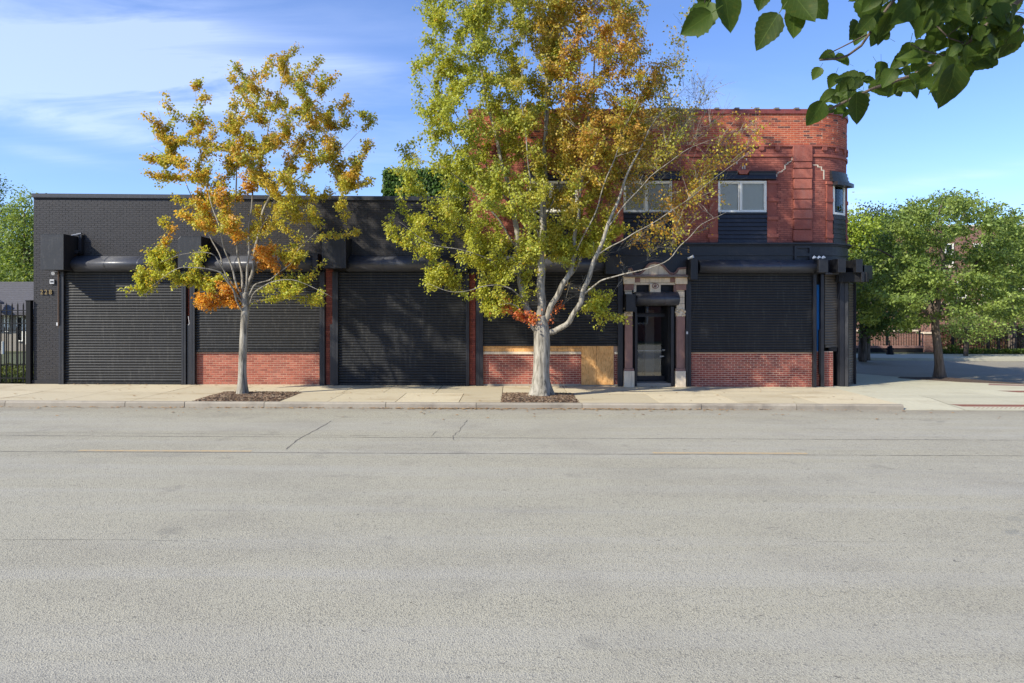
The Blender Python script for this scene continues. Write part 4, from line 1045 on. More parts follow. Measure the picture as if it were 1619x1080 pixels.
# pediment outline
top = [(987, 434.6), (987, 426.5), (993.5, 425), (997, 425), (999, 430), (1003, 434), (1008, 434.5), (1013, 432), (1018, 427), (1022, 421), (1026, 418), (1034, 416.3), (1042, 418), (1047, 421), (1052, 427), (1057, 432), (1063, 434), (1068, 431), (1071, 425.5), (1083, 424.5), (1083, 434.6)]
mb = MB(); mb.prism([(X(a), Z(b) + .0) for a, b in top], D - .13, D, 'XZ'); mb.build('pediment', M['stone'], dw)
pth = [(987, 426.5), (997, 425), (999, 430), (1003, 433.5), (1008, 434), (1013, 431.5), (1018, 426.5), (1022, 420.5), (1026, 417.5), (1034, 415.8), (1042, 417.5), (1047, 420.5), (1052, 426.5), (1057, 431.5), (1063, 433.5), (1068, 430.5), (1071, 425), (1083, 424)]
mb = MB(); mb.tube([(X(a), D - .145, Z(b)) for a, b in pth], .035, 6); mb.build('pediment_moulding', M['stone_brown'], dw)
st('keystone', X(1026), X(1043), D - .16, D, 449, 463, M['stone'], dw); 
mb = MB(); mb.tube([(X(1034.5) + .1 * math.cos(t * .5236), D - .165, Z(452.5) + .075 * math.sin(t * .5236)) for t in range(13)], .014, 6); mb.tube([(X(1034.5), D - .2, Z(452.5)), (X(1034.5), D - .15, Z(452.5))], [.03, .05], 8); mb.build('rosette', M['stone_brown'], dw)
st('side_block', X(1001), X(1005), D - .12, D, 450.8, 463, M['stone'], dw, .006); st('side_block', X(1064), X(1068), D - .12, D, 450.8, 463, M['stone_brown'], dw, .006)
mb = MB(); mb.box(X(1002), X(1067), D + .015, D + .05, Z(466), Z(449)); mb.build('transom_panel', M['mortar_black'], CB)
mb = MB(); mb.tube([(X(984), D - .3, Z(438.2)), (X(1090), D - .3, Z(438.6))], .014, 6); mb.build('rail_bar', M['rust'], CB)
hood(CB, X(1005, D - .3), X(1073.5, D - .3), Z(461, D - .3), Z(483, D - .3), prot=.45)
mbox(CB, X(990, D - .5), X(1005, D - .5), D - .5, Z(493, D - .5), Z(465, D - .5))
mb = MB(); mb.box(X(1003) , X(1006), D - .12, D + .02, -.02, Z(485)); mb.box(X(1059.5), X(1064), D - .12, D + .02, -.02, Z(485)); bevel(mb.build('guide_rail', M['black'], CB), .005)
# recess: jambs, door
YD = D + .55
mb = MB(); mb.box(X(1001.5), X(1004), D + .02, YD + .1, 0, Z(460)); mb.box(X(1064), X(1067), D + .02, YD + .1, 0, Z(460)); mb.box(X(1001.5), X(1067), D + .02, YD + .6, Z(484) - .0, Z(460)); mb.build('recess_jamb', M['mortar_black'], CB)
mb = MB(); mb.box(X(1004), X(1063.5), D - .1, D + .5, -.3, gz(5) + .11); bevel(mb.build('door_step', M['foundation'], CB), .015)
x0, x1 = X(1005, YD), X(1057, YD); z0, z1 = gz(5) + .12, Z(497, YD); ztr = Z(485, YD)
mb = MB(); e = .06
mb.box(x0 - .06, x0, YD - .05, YD + .05, z0, ztr); mb.box(x1, x1 + .06, YD - .05, YD + .05, z0, ztr); mb.box(x0, x1, YD - .05, YD + .05, z1, z1 + .05)
mb.box(x1 + .06, X(1067), YD - .03, YD + .03, z0, ztr)
dfr = mb.build('door_frame', M['mortar_black'], CB); bevel(dfr, .005)
mb = MB(); mb.box(x0 + .005, x0 + e, YD - .03, YD + .02, z0, z1); mb.box(x1 - e, x1 - .005, YD - .03, YD + .02, z0, z1); mb.box(x0 + e, x1 - e, YD - .03, YD + .02, z0, z0 + .16); mb.box(x0 + e, x1 - e, YD - .03, YD + .02, z1 - .08, z1 - .002)
dr = mb.build('door', M['black'], CB); bevel(dr, .005)
def pane(parent, x0, x1, y, z0, z1, m, name='pane'):
    mb = MB(); mb.v = [(x0, y, z0), (x1, y, z0), (x1, y, z1), (x0, y, z1)]; mb.face([0, 1, 2, 3]); return mb.build(name, m, parent, fix=False)
pane(dr, x0 + e, x1 - e, YD, z0 + .16, z1 - .08, M['glass']); pane(dfr, x0, x1, YD, z1 + .05, ztr, M['glass'])
mb = MB(); mb.tube([(x1 - .1, YD - .09, z0 + 1.0), (x1 - .1, YD - .03, z0 + 1.0)], .02, 8); mb.tube([(x0 + .06, YD + .05, z0 + .97), (x1 - .06, YD + .05, z0 + .97)], .015, 6); mb.tube([(x1 - .22, YD - .05, z0 + 1.0), (x1 - .09, YD - .06, z0 + 1.0)], .018, 8); mb.build('door_handle', M['grey_plastic'], dr)
mb = MB(); mb.box(x1 - .28, x1 - .16, YD - .012, YD - .004, z0 + .78, z0 + .81); mb.build('letter_slot', M['white'], dr)
mb = MB(); mb.box(X(1034), X(1051), D + 1.6, D + 1.65, .2, 2.4); mb.box(X(1034), X(1036), D + 1.4, D + 1.6, .1, 2.6); mb.build('inner_partition', M['siding'], CB)
mb = MB(); mb.box(dx0, dx1 + .2, YD + .1, D + 3, -.3, .1); mb.build('vestibule_floor', M['foundation'], CB)
mb = MB(); mb.box(dx0 - .3, dx1 + .3, D + 2.9, D + 2.95, -.3, 3.2); mb.build('vestibule_wall', M['dark'], CB)

# ------------------------------------------------------------------ trees
def in_poly(p, poly):
    x, y = p; c = False; n = len(poly)
    for i in range(n):
        x1, y1 = poly[i]; x2, y2 = poly[(i + 1) % n]
        if (y1 > y) != (y2 > y) and x < (x2 - x1) * (y - y1) / (y2 - y1) + x1: c = not c
    return c
LEAF = {   # simple outlines: (along, across) pairs, folded along the middle
    'maple': [(0, 0), (.28, .42), (.55, .30), (1, 0), (.55, -.30), (.28, -.42)],
    'oval': [(0, 0), (.45, .30), (1, 0), (.45, -.30)],
}
def leaves_mesh(name, P, A, Nn, L, C, shape, m, parent):
    """P base points, A axis directions, Nn normals, L sizes, C colours -> one mesh"""
    sh = LEAF[shape]; k = len(sh); n = len(P)
    A = A / np.linalg.norm(A, axis=1, keepdims=True); B = np.cross(A, Nn); B /= (np.linalg.norm(B, axis=1, keepdims=True) + 1e-9); U = np.cross(B, A)
    V = np.zeros((n, k, 3))
    for i, (a, b) in enumerate(sh):
        V[:, i] = P + A * (a * L)[:, None] + B * (b * L)[:, None] - U * ((abs(b) * .35 + a * a * .12) * L)[:, None]
    h = (k // 2) + 1
    # two half polygons sharing the mid rib: indices 0..mid and mid..0
    mid = k // 2
    f1 = list(range(0, mid + 1)); f2 = [0] + list(range(mid, k))
    me = bpy.data.meshes.new(name); nv = n * k
    me.vertices.add(nv); me.vertices.foreach_set('co', V.reshape(-1).astype(np.float32))
    base = (np.arange(n) * k)[:, None]
    idx = np.concatenate([base + np.array(f1)[None], base + np.array(f2)[None]], axis=1)
    l1, l2 = len(f1), len(f2)
    me.loops.add(n * (l1 + l2)); me.loops.foreach_set('vertex_index', idx.reshape(-1).astype(np.int32))
    me.polygons.add(2 * n); st_ = np.zeros((n, 2), dtype=np.int32); st_[:, 0] = np.arange(n) * (l1 + l2); st_[:, 1] = st_[:, 0] + l1
    me.polygons.foreach_set('loop_start', st_.reshape(-1))
    me.update(calc_edges=True); me.materials.append(m)
    at = me.attributes.new('lc', 'FLOAT_COLOR', 'POINT'); cc = np.ones((n, k, 4), dtype=np.float32); cc[:, :, :3] = C[:, None, :]
    at.data.foreach_set('color', cc.reshape(-1))
    o = link(name, me, parent); return o

def tree(name, label, Yt, trunk, limbs, zones, colfn, barkm, seed=1, group=None, depth=0.8, leaf='maple', twig_r=1.0, cat='tree', lsize=0.085, flare=True, core=None, trunkseg=12, pref_up=0.25, droop=0.5, cname='crown', base_sink=0.1):
    """trunk/limbs: [(px, py, dy, r)] in picture pixels at depth Yt + dy; zones: dicts(poly, n, plume, leaves, spread, bare)"""
    r = random.Random(seed); nr = np.random.RandomState(seed)
    def wp(px, py, dy=0.0): Y = Yt + dy; return Vector((X(px, Y), Y, Z(py, Y)))
    bx, by = wp(trunk[0][0], trunk[0][1]).x, Yt
    root = empty(name, (bx, by, gz(bx))); org = root.location.copy()
    tag(root, label, cat, group)
    loc = lambda v: tuple(Vector(v) - org)
    nodes = []   # pos, radius, direction
    def addpath(pts, rad):
        for i, p in enumerate(pts):
            d = (pts[min(i + 1, len(pts) - 1)] - pts[max(i - 1, 0)]); d = d.normalized() if d.length else Vector((0, 0, 1))
            nodes.append((p.copy(), rad[i], d))
    def smoothp(pts, rad, k=4):
        P = []; Rr = []
        for i in range(len(pts) - 1):
            p0 = pts[max(0, i - 1)]; p1 = pts[i]; p2 = pts[i + 1]; p3 = pts[min(len(pts) - 1, i + 2)]
            for j in range(k):
                t = j / k; P.append(0.5 * ((2 * p1) + (p2 - p0) * t + (2 * p0 - 5 * p1 + 4 * p2 - p3) * t * t + (3 * p1 - p0 - 3 * p2 + p3) * t ** 3)); Rr.append(rad[i] * (1 - t) + rad[i + 1] * t)
        P.append(pts[-1]); Rr.append(rad[-1]); return P, Rr
    # trunk
    tp = [wp(a, b, c) for a, b, c, _ in trunk]; tr_ = [q[3] for q in trunk]; tp, tr_ = smoothp(tp, tr_, 5)
    mb = MB(); mb.smooth = True
    if flare: tp[0].z = gz(bx) - base_sink
    b0 = len(mb.v); mb.tube([loc(p) for p in tp], tr_, trunkseg)
    if flare:   # root buttresses
        for i in range(len(tp)):
            h = (tp[i].z - gz(bx)) / 0.75
            if h > 1: break
            for k in range(trunkseg):
                v = Vector(mb.v[i * trunkseg + k]); c = Vector(loc(tp[i])); dv = v - c; a = math.atan2(dv.y, dv.x)
                f = 1 + (1 - max(h, 0)) ** 2 * (0.45 + 0.30 * math.sin(5 * a + 1.3) + .12 * math.sin(11 * a))
                mb.v[i * trunkseg + k] = tuple(c + Vector((dv.x * f, dv.y * f, dv.z)))
    mb.build('trunk', barkm, root)
    addpath(tp[len(tp) // 2:], tr_[len(tp) // 2:])
    bm_ = MB(); bm_.smooth = True
    for L in limbs:
        pts = [wp(a, b, c) for a, b, c, _ in L]; rad = [q[3] for q in L]; pts, rad = smoothp(pts, rad, 5)
        ph1, ph2 = r.uniform(0, 6), r.uniform(0, 6)
        for i in range(1, len(pts) - 1): pts[i] += Vector((math.sin(i * 1.1 + ph1), math.sin(i * .9 + ph2), 0)) * 0.02
        if rad[0] > 0.028:
            ob = MB(); ob.smooth = True; ob.tube([loc(p) for p in pts], rad, 9); ob.build('limb', barkm, root)
        else: bm_.tube([loc(p) for p in pts], rad, 7)
        addpath(pts, rad)
    # targets
    NP = [np.array([tuple(n[0]) for n in nodes])]
    T = []
    for z in zones:
        poly = z['poly']; xs_ = [p[0] for p in poly]; ys_ = [p[1] for p in poly]; cx = sum(xs_) / len(xs_); hw = (max(xs_) - min(xs_)) / 2
        ncl = z.get('clumps', 0); cen = []
        k = 0
        while k < z['n']:
            p = (r.uniform(min(xs_), max(xs_)), r.uniform(min(ys_), max(ys_)))
            if not in_poly(p, poly): continue
            hd = z.get('depth', depth)
            e = 1 - min(1, abs(p[0] - cx) / hw) ** 2
            dy = r.uniform(-1, 1) * hd * math.sqrt(max(.05, e)); T.append((wp(p[0], p[1], dy), z)); k += 1
        for (a, b) in z.get('tips', ()):
            T.append((wp(a, b, r.uniform(-.5, .5) * z.get('depth', depth)), z))
    c0 = Vector(core) if core else nodes[0][0]
    if core: c0 = wp(*core)
    T.sort(key=lambda t: (t[0] - c0).length)
    pos = [n[0] for n in nodes]; arr = np.array([tuple(p) for p in pos]); 
    ta = list(arr)
    P_, A_, N_, L_, C_ = [], [], [], [], []
    for t, z in T:
        A = np.array(ta); dv = np.array(tuple(t)) - A; dist = np.linalg.norm(dv, axis=1) + 1e-6
        up = dv[:, 2] / dist; cost = dist * (1 + 1.6 * np.maximum(0, pref_up - up)) + 0.15 * np.maximum(0, .25 - dist) * 10
        i = int(np.argmin(cost)); n0, r0, d0 = nodes[i]; Ld = (t - n0).length
        if Ld < 0.08: continue
        br = min(r0 * 0.62, (0.0055 + 0.0075 * Ld) * twig_r)
        out = Vector((t.x - org.x, t.y - org.y, 0)); out = out.normalized() if out.length > .01 else Vector((1, 0, 0))
        c1 = n0 + (d0 * .45 + (t - n0).normalized() * .6) * Ld * .45
        c1.z -= z.get('sag', 0.14) * Ld
        pts = []; K = max(3, int(Ld / .22)); K = min(K, 9)
        for k in range(K + 1):
            s = k / K; p = n0 * (1 - s) ** 2 + c1 * 2 * s * (1 - s) + t * s * s
            if 0 < k: p = p + Vector((r.gauss(0, 1), r.gauss(0, 1), r.gauss(0, 1))) * 0.018 * min(1, Ld)
            pts.append(p)
        rad = [br * (1 - .75 * k / K) + .0015 for k in range(K + 1)]
        bm_.tube([loc(p) for p in pts], rad, 4 if br < .012 else 5, cap=False)
        for k in range(1, K + 1):
            nodes.append((pts[k], rad[k], (pts[k] - pts[k - 1]).normalized())); ta.append(np.array(tuple(pts[k])))
        # twigs
        nt_ = z.get('twigs', 2)
        ends = [(pts, 1.0)]
        for q in range(nt_):
            kk = r.randint(max(1, K // 2), K); bp = pts[kk]; dd = (pts[kk] - pts[kk - 1]).normalized()
            dv2 = (dd * 1.1 + Vector((r.gauss(0, .42), r.gauss(0, .42), r.gauss(.12, .30)))).normalized(); l2 = r.uniform(.2, .5) * z.get('tw', 1.0)
            mid = bp + dv2 * l2 * .5 + Vector((0, 0, .03)); e2 = bp + dv2 * l2
            bm_.tube([loc(bp), loc(mid), loc(e2)], [.0045, .0035, .002], 3, cap=False); ends.append(([bp, mid, e2], .6))
        # leaves
        if r.random() < z.get('bare', 0): continue
        nl = int(z['leaves'] * r.uniform(.6, 1.3)); pl = z['plume']; tot = 0
        for path, share in ends:
            m_ = int(nl * share / (1 + .6 * nt_)); seg = [(path[i + 1] - path[i]).length for i in range(len(path) - 1)]; total = sum(seg)
            u = nr.beta(1.5, 1.0, m_) if path is pts else nr.uniform(.15, 1.1, m_)
            dist_ = total - (1 - u) * min(pl, total)
            cs = np.concatenate([[0], np.cumsum(seg)]); pa = np.array([tuple(p) for p in path])
            pp = np.stack([np.interp(dist_, cs, pa[:, c]) for c in range(3)], axis=1)
            sp = z['spread']; pp += nr.normal(0, 1, (m_, 3)) * np.array([sp, sp, sp * z.get('flat', .8)])
            pp[:, 2] -= abs(nr.normal(0, .02, m_))
            ax = nr.normal(0, .55, (m_, 3)); ax[:, 2] -= droop; ax += np.array(tuple(out)) * .35
            nn = nr.normal(0, .5, (m_, 3)); nn[:, 2] += .75; nn += np.array(tuple(out)) * .3
            P_.append(pp); A_.append(ax); N_.append(nn); L_.append(nr.uniform(.65, 1.2, m_) * z.get('ls', lsize))
            cc = colfn(pp, nr, t, r, z); C_.append(cc)
    bm_.build('branches', barkm, root, fix=False)['kind'] = 'stuff'
    P = np.concatenate(P_) - np.array(tuple(org)); A = np.concatenate(A_); N_ = np.concatenate(N_); L = np.concatenate(L_); C = np.concatenate(C_)
    o = leaves_mesh(cname, P, A, N_, L, np.clip(C, 0.005, .9), leaf, M['leaf'], root); o['kind'] = 'stuff'
    return root

GREEN = np.array([.26, .37, .06]); OLIVE = np.array([.46, .44, .065]); GOLD = np.array([.66, .46, .065]); ORANGE = np.array([.70, .27, .055]); RUST = np.array([.66, .20, .09]); LIME = np.array([.47, .50, .070])
def pxof(t): return (809.5 + t.x / t.y * F, HOR - (t.z - EYE) / t.y * F)
def blend(cols, w):
    w = np.maximum(np.array(w), 0) + 1e-6; w /= w.sum(); return sum(c * x for c, x in zip(cols, w))
def col_small(pp, nr, t, r, z):
    px, py = pxof(t); k = z.get('tone'); u = r.random()
    if k == 'lime': base = blend([LIME, GOLD], [.8, .2 * u])
    elif k == 'orange': base = blend([ORANGE, GOLD], [.6 + .4 * u, .5])
    else:
        if py < 280: base = blend([OLIVE, GOLD, ORANGE, GREEN], [.6, .3 * u + .15, .45 * (u > .66), .7 * (u < .42)])
        else: base = blend([OLIVE, GOLD, ORANGE, LIME], [.2, .6 * u + .2, .8 * (u > .52) * (px < 420), .7 * (u < .4) + .6 * (px > 430)])
    n = len(pp); c = base[None] * nr.uniform(.82, 1.2, (n, 1)); m_ = nr.random_sample(n); c[m_ > .90] = GOLD * .9; c[m_ < .04] = OLIVE * .7; return c
def col_big(pp, nr, t, r, z):
    px, py = pxof(t); u = r.random(); k = z.get('tone')
    if k == 'rust': base = blend([RUST, ORANGE], [.7, .4 * u])
    elif k == 'lime': base = blend([LIME, GREEN, GOLD], [.8, .2, .3 * u])
    elif k == 'gold': base = blend([GOLD, ORANGE, OLIVE, LIME], [.35, .8 * (u > .55), .45, .5 * (u < .35)])
    else:
        og = math.exp(-((px - 960) / 95) ** 2 - ((py - 95) / 150) ** 2) * 2.4 + .7 * math.exp(-((px - 930) / 70) ** 2 - ((py - 260) / 100) ** 2) + .8 * math.exp(-((px - 1120) / 90) ** 2 - ((py - 330) / 100) ** 2)
        gr = .9 * (py > 250) * (px < 960) + .55 * (px < 760)
        base = blend([GREEN, OLIVE, GOLD, ORANGE, RUST, LIME], [.75 + .4 * u, .75, .12 + .35 * (u > .75), og * (.25 + .9 * u) * (r.random() < .75) + .12 * (u > .93), og * .8 * (u > .68), gr * (.3 + .7 * u)])
    n = len(pp); c = base[None] * nr.uniform(.82, 1.2, (n, 1)); m_ = nr.random_sample(n); c[m_ > .97] = GOLD * .85; return c

small_trunk = [(383, 628, 0, .125), (383, 600, 0, .112), (384, 560, 0, .105), (386, 520, 0, .105), (388, 490, 0, .11), (388, 462, 0, .10)]
small_limbs = [
    [(388, 470, 0, .085), (400, 425, .1, .075), (409, 370, .1, .06), (420, 325, .05, .05), (445, 280, 0, .035), (470, 235, -.1, .022), (492, 190, -.1, .012)],
    [(388, 470, 0, .05), (392, 420, -.2, .045), (394, 370, -.25, .035), (400, 300, -.3, .03), (420, 220, -.3, .02), (440, 150, -.2, .013), (458, 88, -.1, .005)],
    [(387, 475, 0, .05), (380, 425, .2, .045), (374, 370, .3, .035), (373, 300, .3, .03), (374, 220, .3, .02), (370, 130, .2, .006)],
    [(386, 480, 0, .045), (368, 430, -.1, .038), (352, 380, -.2, .03), (335, 320, -.3, .025), (318, 250, -.2, .015), (308, 140, -.1, .005)],
    [(386, 478, 0, .04), (360, 438, .2, .032), (345, 400, .3, .026), (322, 350, .4, .02), (290, 280, .4, .014), (248, 170, .4, .004)],
    [(386, 500, 0, .038), (372, 468, -.3, .034), (357, 440, -.5, .03), (338, 427, -.7, .026), (300, 423, -.9, .02), (278, 426, -1.0, .015), (240, 452, -1.1, .006)],
    [(386, 485, 0, .03), (362, 445, -.3, .025), (344, 410, -.5, .02), (325, 399, -.6, .016), (290, 402, -.7, .011), (252, 415, -.8, .005)],
    [(389, 478, 0, .035), (402, 452, -.1, .028), (430, 440, -.2, .022), (460, 415, -.3, .016), (480, 385, -.3, .012), (513, 358, -.3, .006)],
    [(389, 488, 0, .028), (404, 462, -.4, .022), (430, 446, -.6, .016), (470, 444, -.7, .012), (525, 470, -.8, .005)],
    [(409, 372, .1, .04), (428, 330, .1, .032), (450, 300, .2, .025), (490, 270, .2, .018), (535, 240, .2, .012), (577, 200, .1, .004)],
    [(374, 380, .3, .025), (355, 330, .5, .02), (330, 290, .6, .015), (285, 260, .6, .01), (238, 230, .5, .004)],
    [(404, 410, .1, .02), (440, 380, .5, .016), (480, 330, .7, .012), (540, 300, .7, .008), (578, 285, .6, .004)]]
small_limbs = [[(a, b, c, q * .70) for a, b, c, q in L] for L in small_limbs]
S = dict(plume=1.1, leaves=215, spread=.062, twigs=3, tw=.75)
small_zones = [
    dict(poly=[(248, 275), (262, 175), (306, 230), (312, 150), (330, 225), (366, 130), (395, 120), (450, 92), (470, 110), (505, 110), (520, 135), (500, 165), (540, 170), (562, 190), (575, 235), (560, 300), (500, 315), (440, 330), (380, 330), (330, 345), (280, 320)],
         n=200, tips=[(458, 84), (425, 99), (498, 104), (529, 126), (544, 163), (563, 173), (582, 196), (579, 228), (583, 284), (553, 292), (575, 240), (311, 132), (262, 158), (246, 192), (236, 250), (238, 277), (255, 215), (368, 122), (380, 112), (405, 118), (300, 190), (520, 175), (450, 105), (478, 130), (318, 160), (275, 190)], **S),
    dict(poly=[(262, 350), (275, 325), (330, 335), (400, 320), (440, 320), (500, 330), (540, 315), (545, 330), (500, 350), (430, 375), (400, 385), (360, 375), (310, 375), (280, 375)], n=34, tips=[(255, 348), (272, 365), (520, 372), (557, 368), (540, 325), (500, 345)], **S),
    dict(poly=[(212, 450), (218, 440), (245, 395), (262, 398), (275, 410), (320, 400), (325, 410), (290, 425), (262, 440), (235, 455)], n=15, tone='lime', tips=[(216, 455), (222, 440), (240, 402), (252, 398), (320, 402)], depth=.25, **S),
    dict(poly=[(275, 440), (312, 432), (312, 442), (280, 445)], n=4, tone='lime', depth=.2, **S),
    dict(poly=[(305, 460), (318, 442), (345, 440), (345, 455), (325, 475), (305, 468)], n=8, tone='lime', depth=.25, **S),
    dict(poly=[(310, 482), (345, 460), (372, 450), (375, 490), (345, 490), (320, 492)], n=15, tone='orange', depth=.3, **S),
    dict(poly=[(400, 400), (425, 385), (440, 400), (460, 412), (460, 428), (420, 428)], n=10, tone='orange', depth=.3, **S),
    dict(poly=[(430, 392), (470, 395), (500, 415), (523, 425), (520, 432), (480, 425), (450, 405)], n=10, depth=.3, **S),
    dict(poly=[(425, 452), (455, 440), (500, 450), (533, 468), (530, 475), (490, 478), (450, 465)], n=15, tone='lime', depth=.35, **S)]
tree('maple_tree', 'smaller maple with thin pale trunk and spiky gold and olive crown on the left', 18.9, small_trunk, small_limbs, small_zones, col_small, M['bark_pale'], 11, depth=1.3, group='maples at the kerb', lsize=.068, trunkseg=12)

big_trunk = [(855, 629, 0, .26), (855, 605, 0, .235), (856, 575, 0, .225), (857, 545, 0, .225), (856, 520, 0, .215), (853, 500, 0, .17)]
big_limbs = [
    [(850, 522, 0, .13), (838, 500, .1, .125), (828, 470, .15, .11), (822, 430, .2, .10), (818, 385, .2, .09), (812, 330, .2, .075), (795, 260, .2, .06), (775, 180, .2, .045), (755, 90, .2, .03), (735, 0, .1, .02), (725, -60, 0, .01)],
    [(854, 510, 0, .14), (856, 470, 0, .13), (855, 420, -.05, .12), (858, 370, -.1, .11), (860, 300, -.1, .09), (862, 220, -.1, .07), (866, 120, -.1, .05), (870, 20, -.1, .03), (872, -80, 0, .012)],
    [(862, 508, 0, .10), (874, 480, -.1, .09), (890, 450, -.2, .08), (905, 420, -.25, .07), (908, 385, -.3, .06), (915, 330, -.3, .05), (925, 250, -.3, .04), (935, 150, -.3, .028), (945, 40, -.2, .016), (950, -50, -.2, .008)],
    [(862, 500, 0, .07), (882, 465, .3, .06), (902, 435, .4, .055), (918, 410, .5, .05), (935, 360, .6, .042), (960, 290, .6, .034), (990, 200, .6, .024), (1010, 110, .6, .014), (1025, 20, .5, .006)],
    [(866, 526, 0, .10), (880, 522, -.1, .085), (900, 508, -.3, .08), (917, 478, -.5, .075), (928, 445, -.6, .07), (945, 400, -.7, .062), (968, 340, -.8, .045), (995, 270, -.9, .030), (1030, 200, -.9, .018), (1075, 130, -.9, .010), (1082, 40, -.8, .006)],
    [(924, 466, -.55, .035), (945, 447, -.9, .03), (972, 437, -1.1, .026), (1010, 428, -1.3, .022), (1050, 415, -1.4, .018), (1080, 385, -1.5, .013), (1110, 355, -1.5, .009), (1150, 335, -1.5, .006)],
    [(945, 402, -.7, .03), (975, 385, -1.0, .022), (1010, 365, -1.2, .017), (1060, 335, -1.3, .012), (1120, 290, -1.3, .008), (1190, 235, -1.3, .005)],
    [(960, 360, -.8, .026), (1000, 310, -1.1, .018), (1040, 270, -1.3, .013), (1090, 235, -1.4, .008), (1140, 215, -1.4, .005)],
    [(835, 480, .1, .035), (815, 462, -.3, .028), (795, 452, -.5, .022), (770, 452, -.7, .018), (720, 462, -.9, .012), (675, 448, -1, .006)],
    [(822, 440, .2, .035), (800, 420, -.2, .028), (775, 410, -.5, .022), (730, 395, -.8, .016), (680, 385, -1, .010), (630, 350, -1.1, .004)],
    [(818, 395, .2, .045), (790, 350, -.1, .035), (755, 310, -.3, .028), (710, 270, -.5, .02), (660, 250, -.6, .01), (640, 230, -.6, .004)],
    [(812, 340, .2, .04), (780, 280, .4, .032), (745, 220, .6, .025), (700, 150, .6, .016), (660, 110, .6, .005)],
    [(836, 505, 0, .022), (822, 490, -.25, .02), (808, 480, -.4, .016), (790, 482, -.5, .01)],
    [(858, 360, -.1, .04), (880, 300, .4, .034), (900, 220, .8, .026), (915, 120, .9, .018), (920, 20, .9, .008)],
    [(820, 400, .2, .04), (832, 330, .8, .034), (830, 250, 1.1, .028), (815, 150, 1.2, .02), (805, 40, 1.2, .01)],
    [(856, 400, 0, .04), (845, 330, -.7, .032), (835, 250, -1.1, .026), (825, 150, -1.3, .018), (830, 50, -1.3, .008)],
    [(908, 400, -.3, .03), (935, 350, -.9, .024), (960, 280, -1.2, .02), (990, 200, -1.3, .014), (1020, 130, -1.3, .006)]]
big_limbs = [[(a, b, c, q * (.92 if L[0][3] > .08 else .7)) for a, b, c, q in L] for L in big_limbs]
B = dict(plume=1.15, leaves=195, spread=.075, twigs=3, tw=.9)
big_zones = [
    dict(poly=[(690, -90), (672, 0), (676, 60), (660, 112), (672, 160), (668, 215), (700, 260), (770, 300), (860, 320), (920, 290), (880, 180), (880, 60), (870, -90)], n=350, depth=1.9,
         tips=[(655, 112), (668, 175), (700, 180), (672, 62), (676, 20), (690, 215)], **B),
    dict(poly=[(860, -90), (860, 60), (870, 180), (900, 300), (960, 290), (1020, 230), (1050, 130), (1012, 80), (1022, 20), (1010, -90)], n=340, depth=1.9, twigs=4, plume=1.1, leaves=170, spread=.08, bare=.08, sag=.2),
    dict(poly=[(640, 235), (665, 265), (700, 250), (780, 280), (880, 300), (960, 290), (960, 340), (940, 400), (880, 415), (830, 395), (760, 385), (700, 340), (660, 300), (640, 280)], n=108, depth=1.8, tips=[(640, 240), (628, 268), (648, 300), (636, 322)], **B),
    dict(poly=[(620, 352), (650, 345), (700, 330), (790, 370), (860, 390), (860, 405), (800, 440), (768, 452), (720, 400), (680, 400), (640, 378)], n=48, tone='lime', depth=.7, tips=[(618, 350), (622, 372), (632, 380), (665, 398)], **B),
    dict(poly=[(660, 430), (680, 420), (740, 445), (745, 458), (710, 462), (675, 445)], n=13, tone='lime', depth=.3, **B),
    dict(poly=[(762, 440), (790, 430), (800, 455), (835, 430), (840, 480), (810, 490), (775, 500), (760, 480)], n=17, tone='lime', depth=.4, **B),
    dict(poly=[(785, 475), (815, 484), (850, 500), (866, 505), (862, 522), (840, 512), (815, 495), (788, 482)], n=16, tone='rust', depth=.25, plume=.4, leaves=70, spread=.06, twigs=1, tips=[(888, 484)]),
    dict(poly=[(925, 470), (938, 455), (960, 475), (972, 500), (966, 508), (945, 490)], n=9, tone='lime', depth=.2, **B),
    dict(poly=[(880, 390), (920, 370), (975, 355), (970, 385), (930, 410), (890, 410)], n=26, tone='lime', depth=.6, **B),
    dict(poly=[(1000, 200), (1060, 110), (1082, 30), (1092, 40), (1078, 90), (1060, 150), (1100, 170), (1060, 260), (1000, 330), (960, 330)], n=85, depth=1.2, plume=.6, leaves=70, spread=.11, twigs=4, tw=1.5, bare=.25, tips=[(1085, 28), (1080, 60)]),
    dict(poly=[(1060, 150), (1130, 130), (1140, 165), (1100, 230), (1040, 300)], n=34, depth=1.0, plume=.2, leaves=10, spread=.04, twigs=5, tw=1.7, bare=.5),
    dict(poly=[(1040, 330), (1120, 240), (1195, 205), (1190, 235), (1130, 275), (1090, 330), (1060, 390), (1000, 395), (990, 360)], n=60, depth=.8, tone='gold', plume=.5, leaves=60, spread=.10, twigs=4, tw=1.4, bare=.15),
    dict(poly=[(1010, 400), (1090, 350), (1150, 330), (1145, 345), (1080, 385), (1020, 415)], n=14, depth=.6, tone='gold', plume=.25, leaves=14, spread=.05, twigs=4, tw=1.2, bare=.4),
    dict(poly=[(960, 330), (1000, 180), (1050, 110), (1130, 125), (1200, 200), (1190, 250), (1110, 340), (1040, 400), (980, 390)], n=120, depth=1.2, tone='gold', plume=.25, leaves=30, spread=.05, twigs=4, tw=1.6, bare=.72, sag=.05),
    dict(poly=[(880, 430), (960, 390), (1000, 400), (985, 440), (900, 480)], n=14, depth=.5, tone='gold', plume=.2, leaves=7, spread=.05, twigs=3, tw=1.2, bare=.75)]
tree('maple_tree', 'large maple with forked pale trunk and green to orange crown before the corner building', 18.9, big_trunk, big_limbs, big_zones, col_big, M['bark_pale'], 12, depth=1.8, group='maples at the kerb', lsize=.072, trunkseg=16)

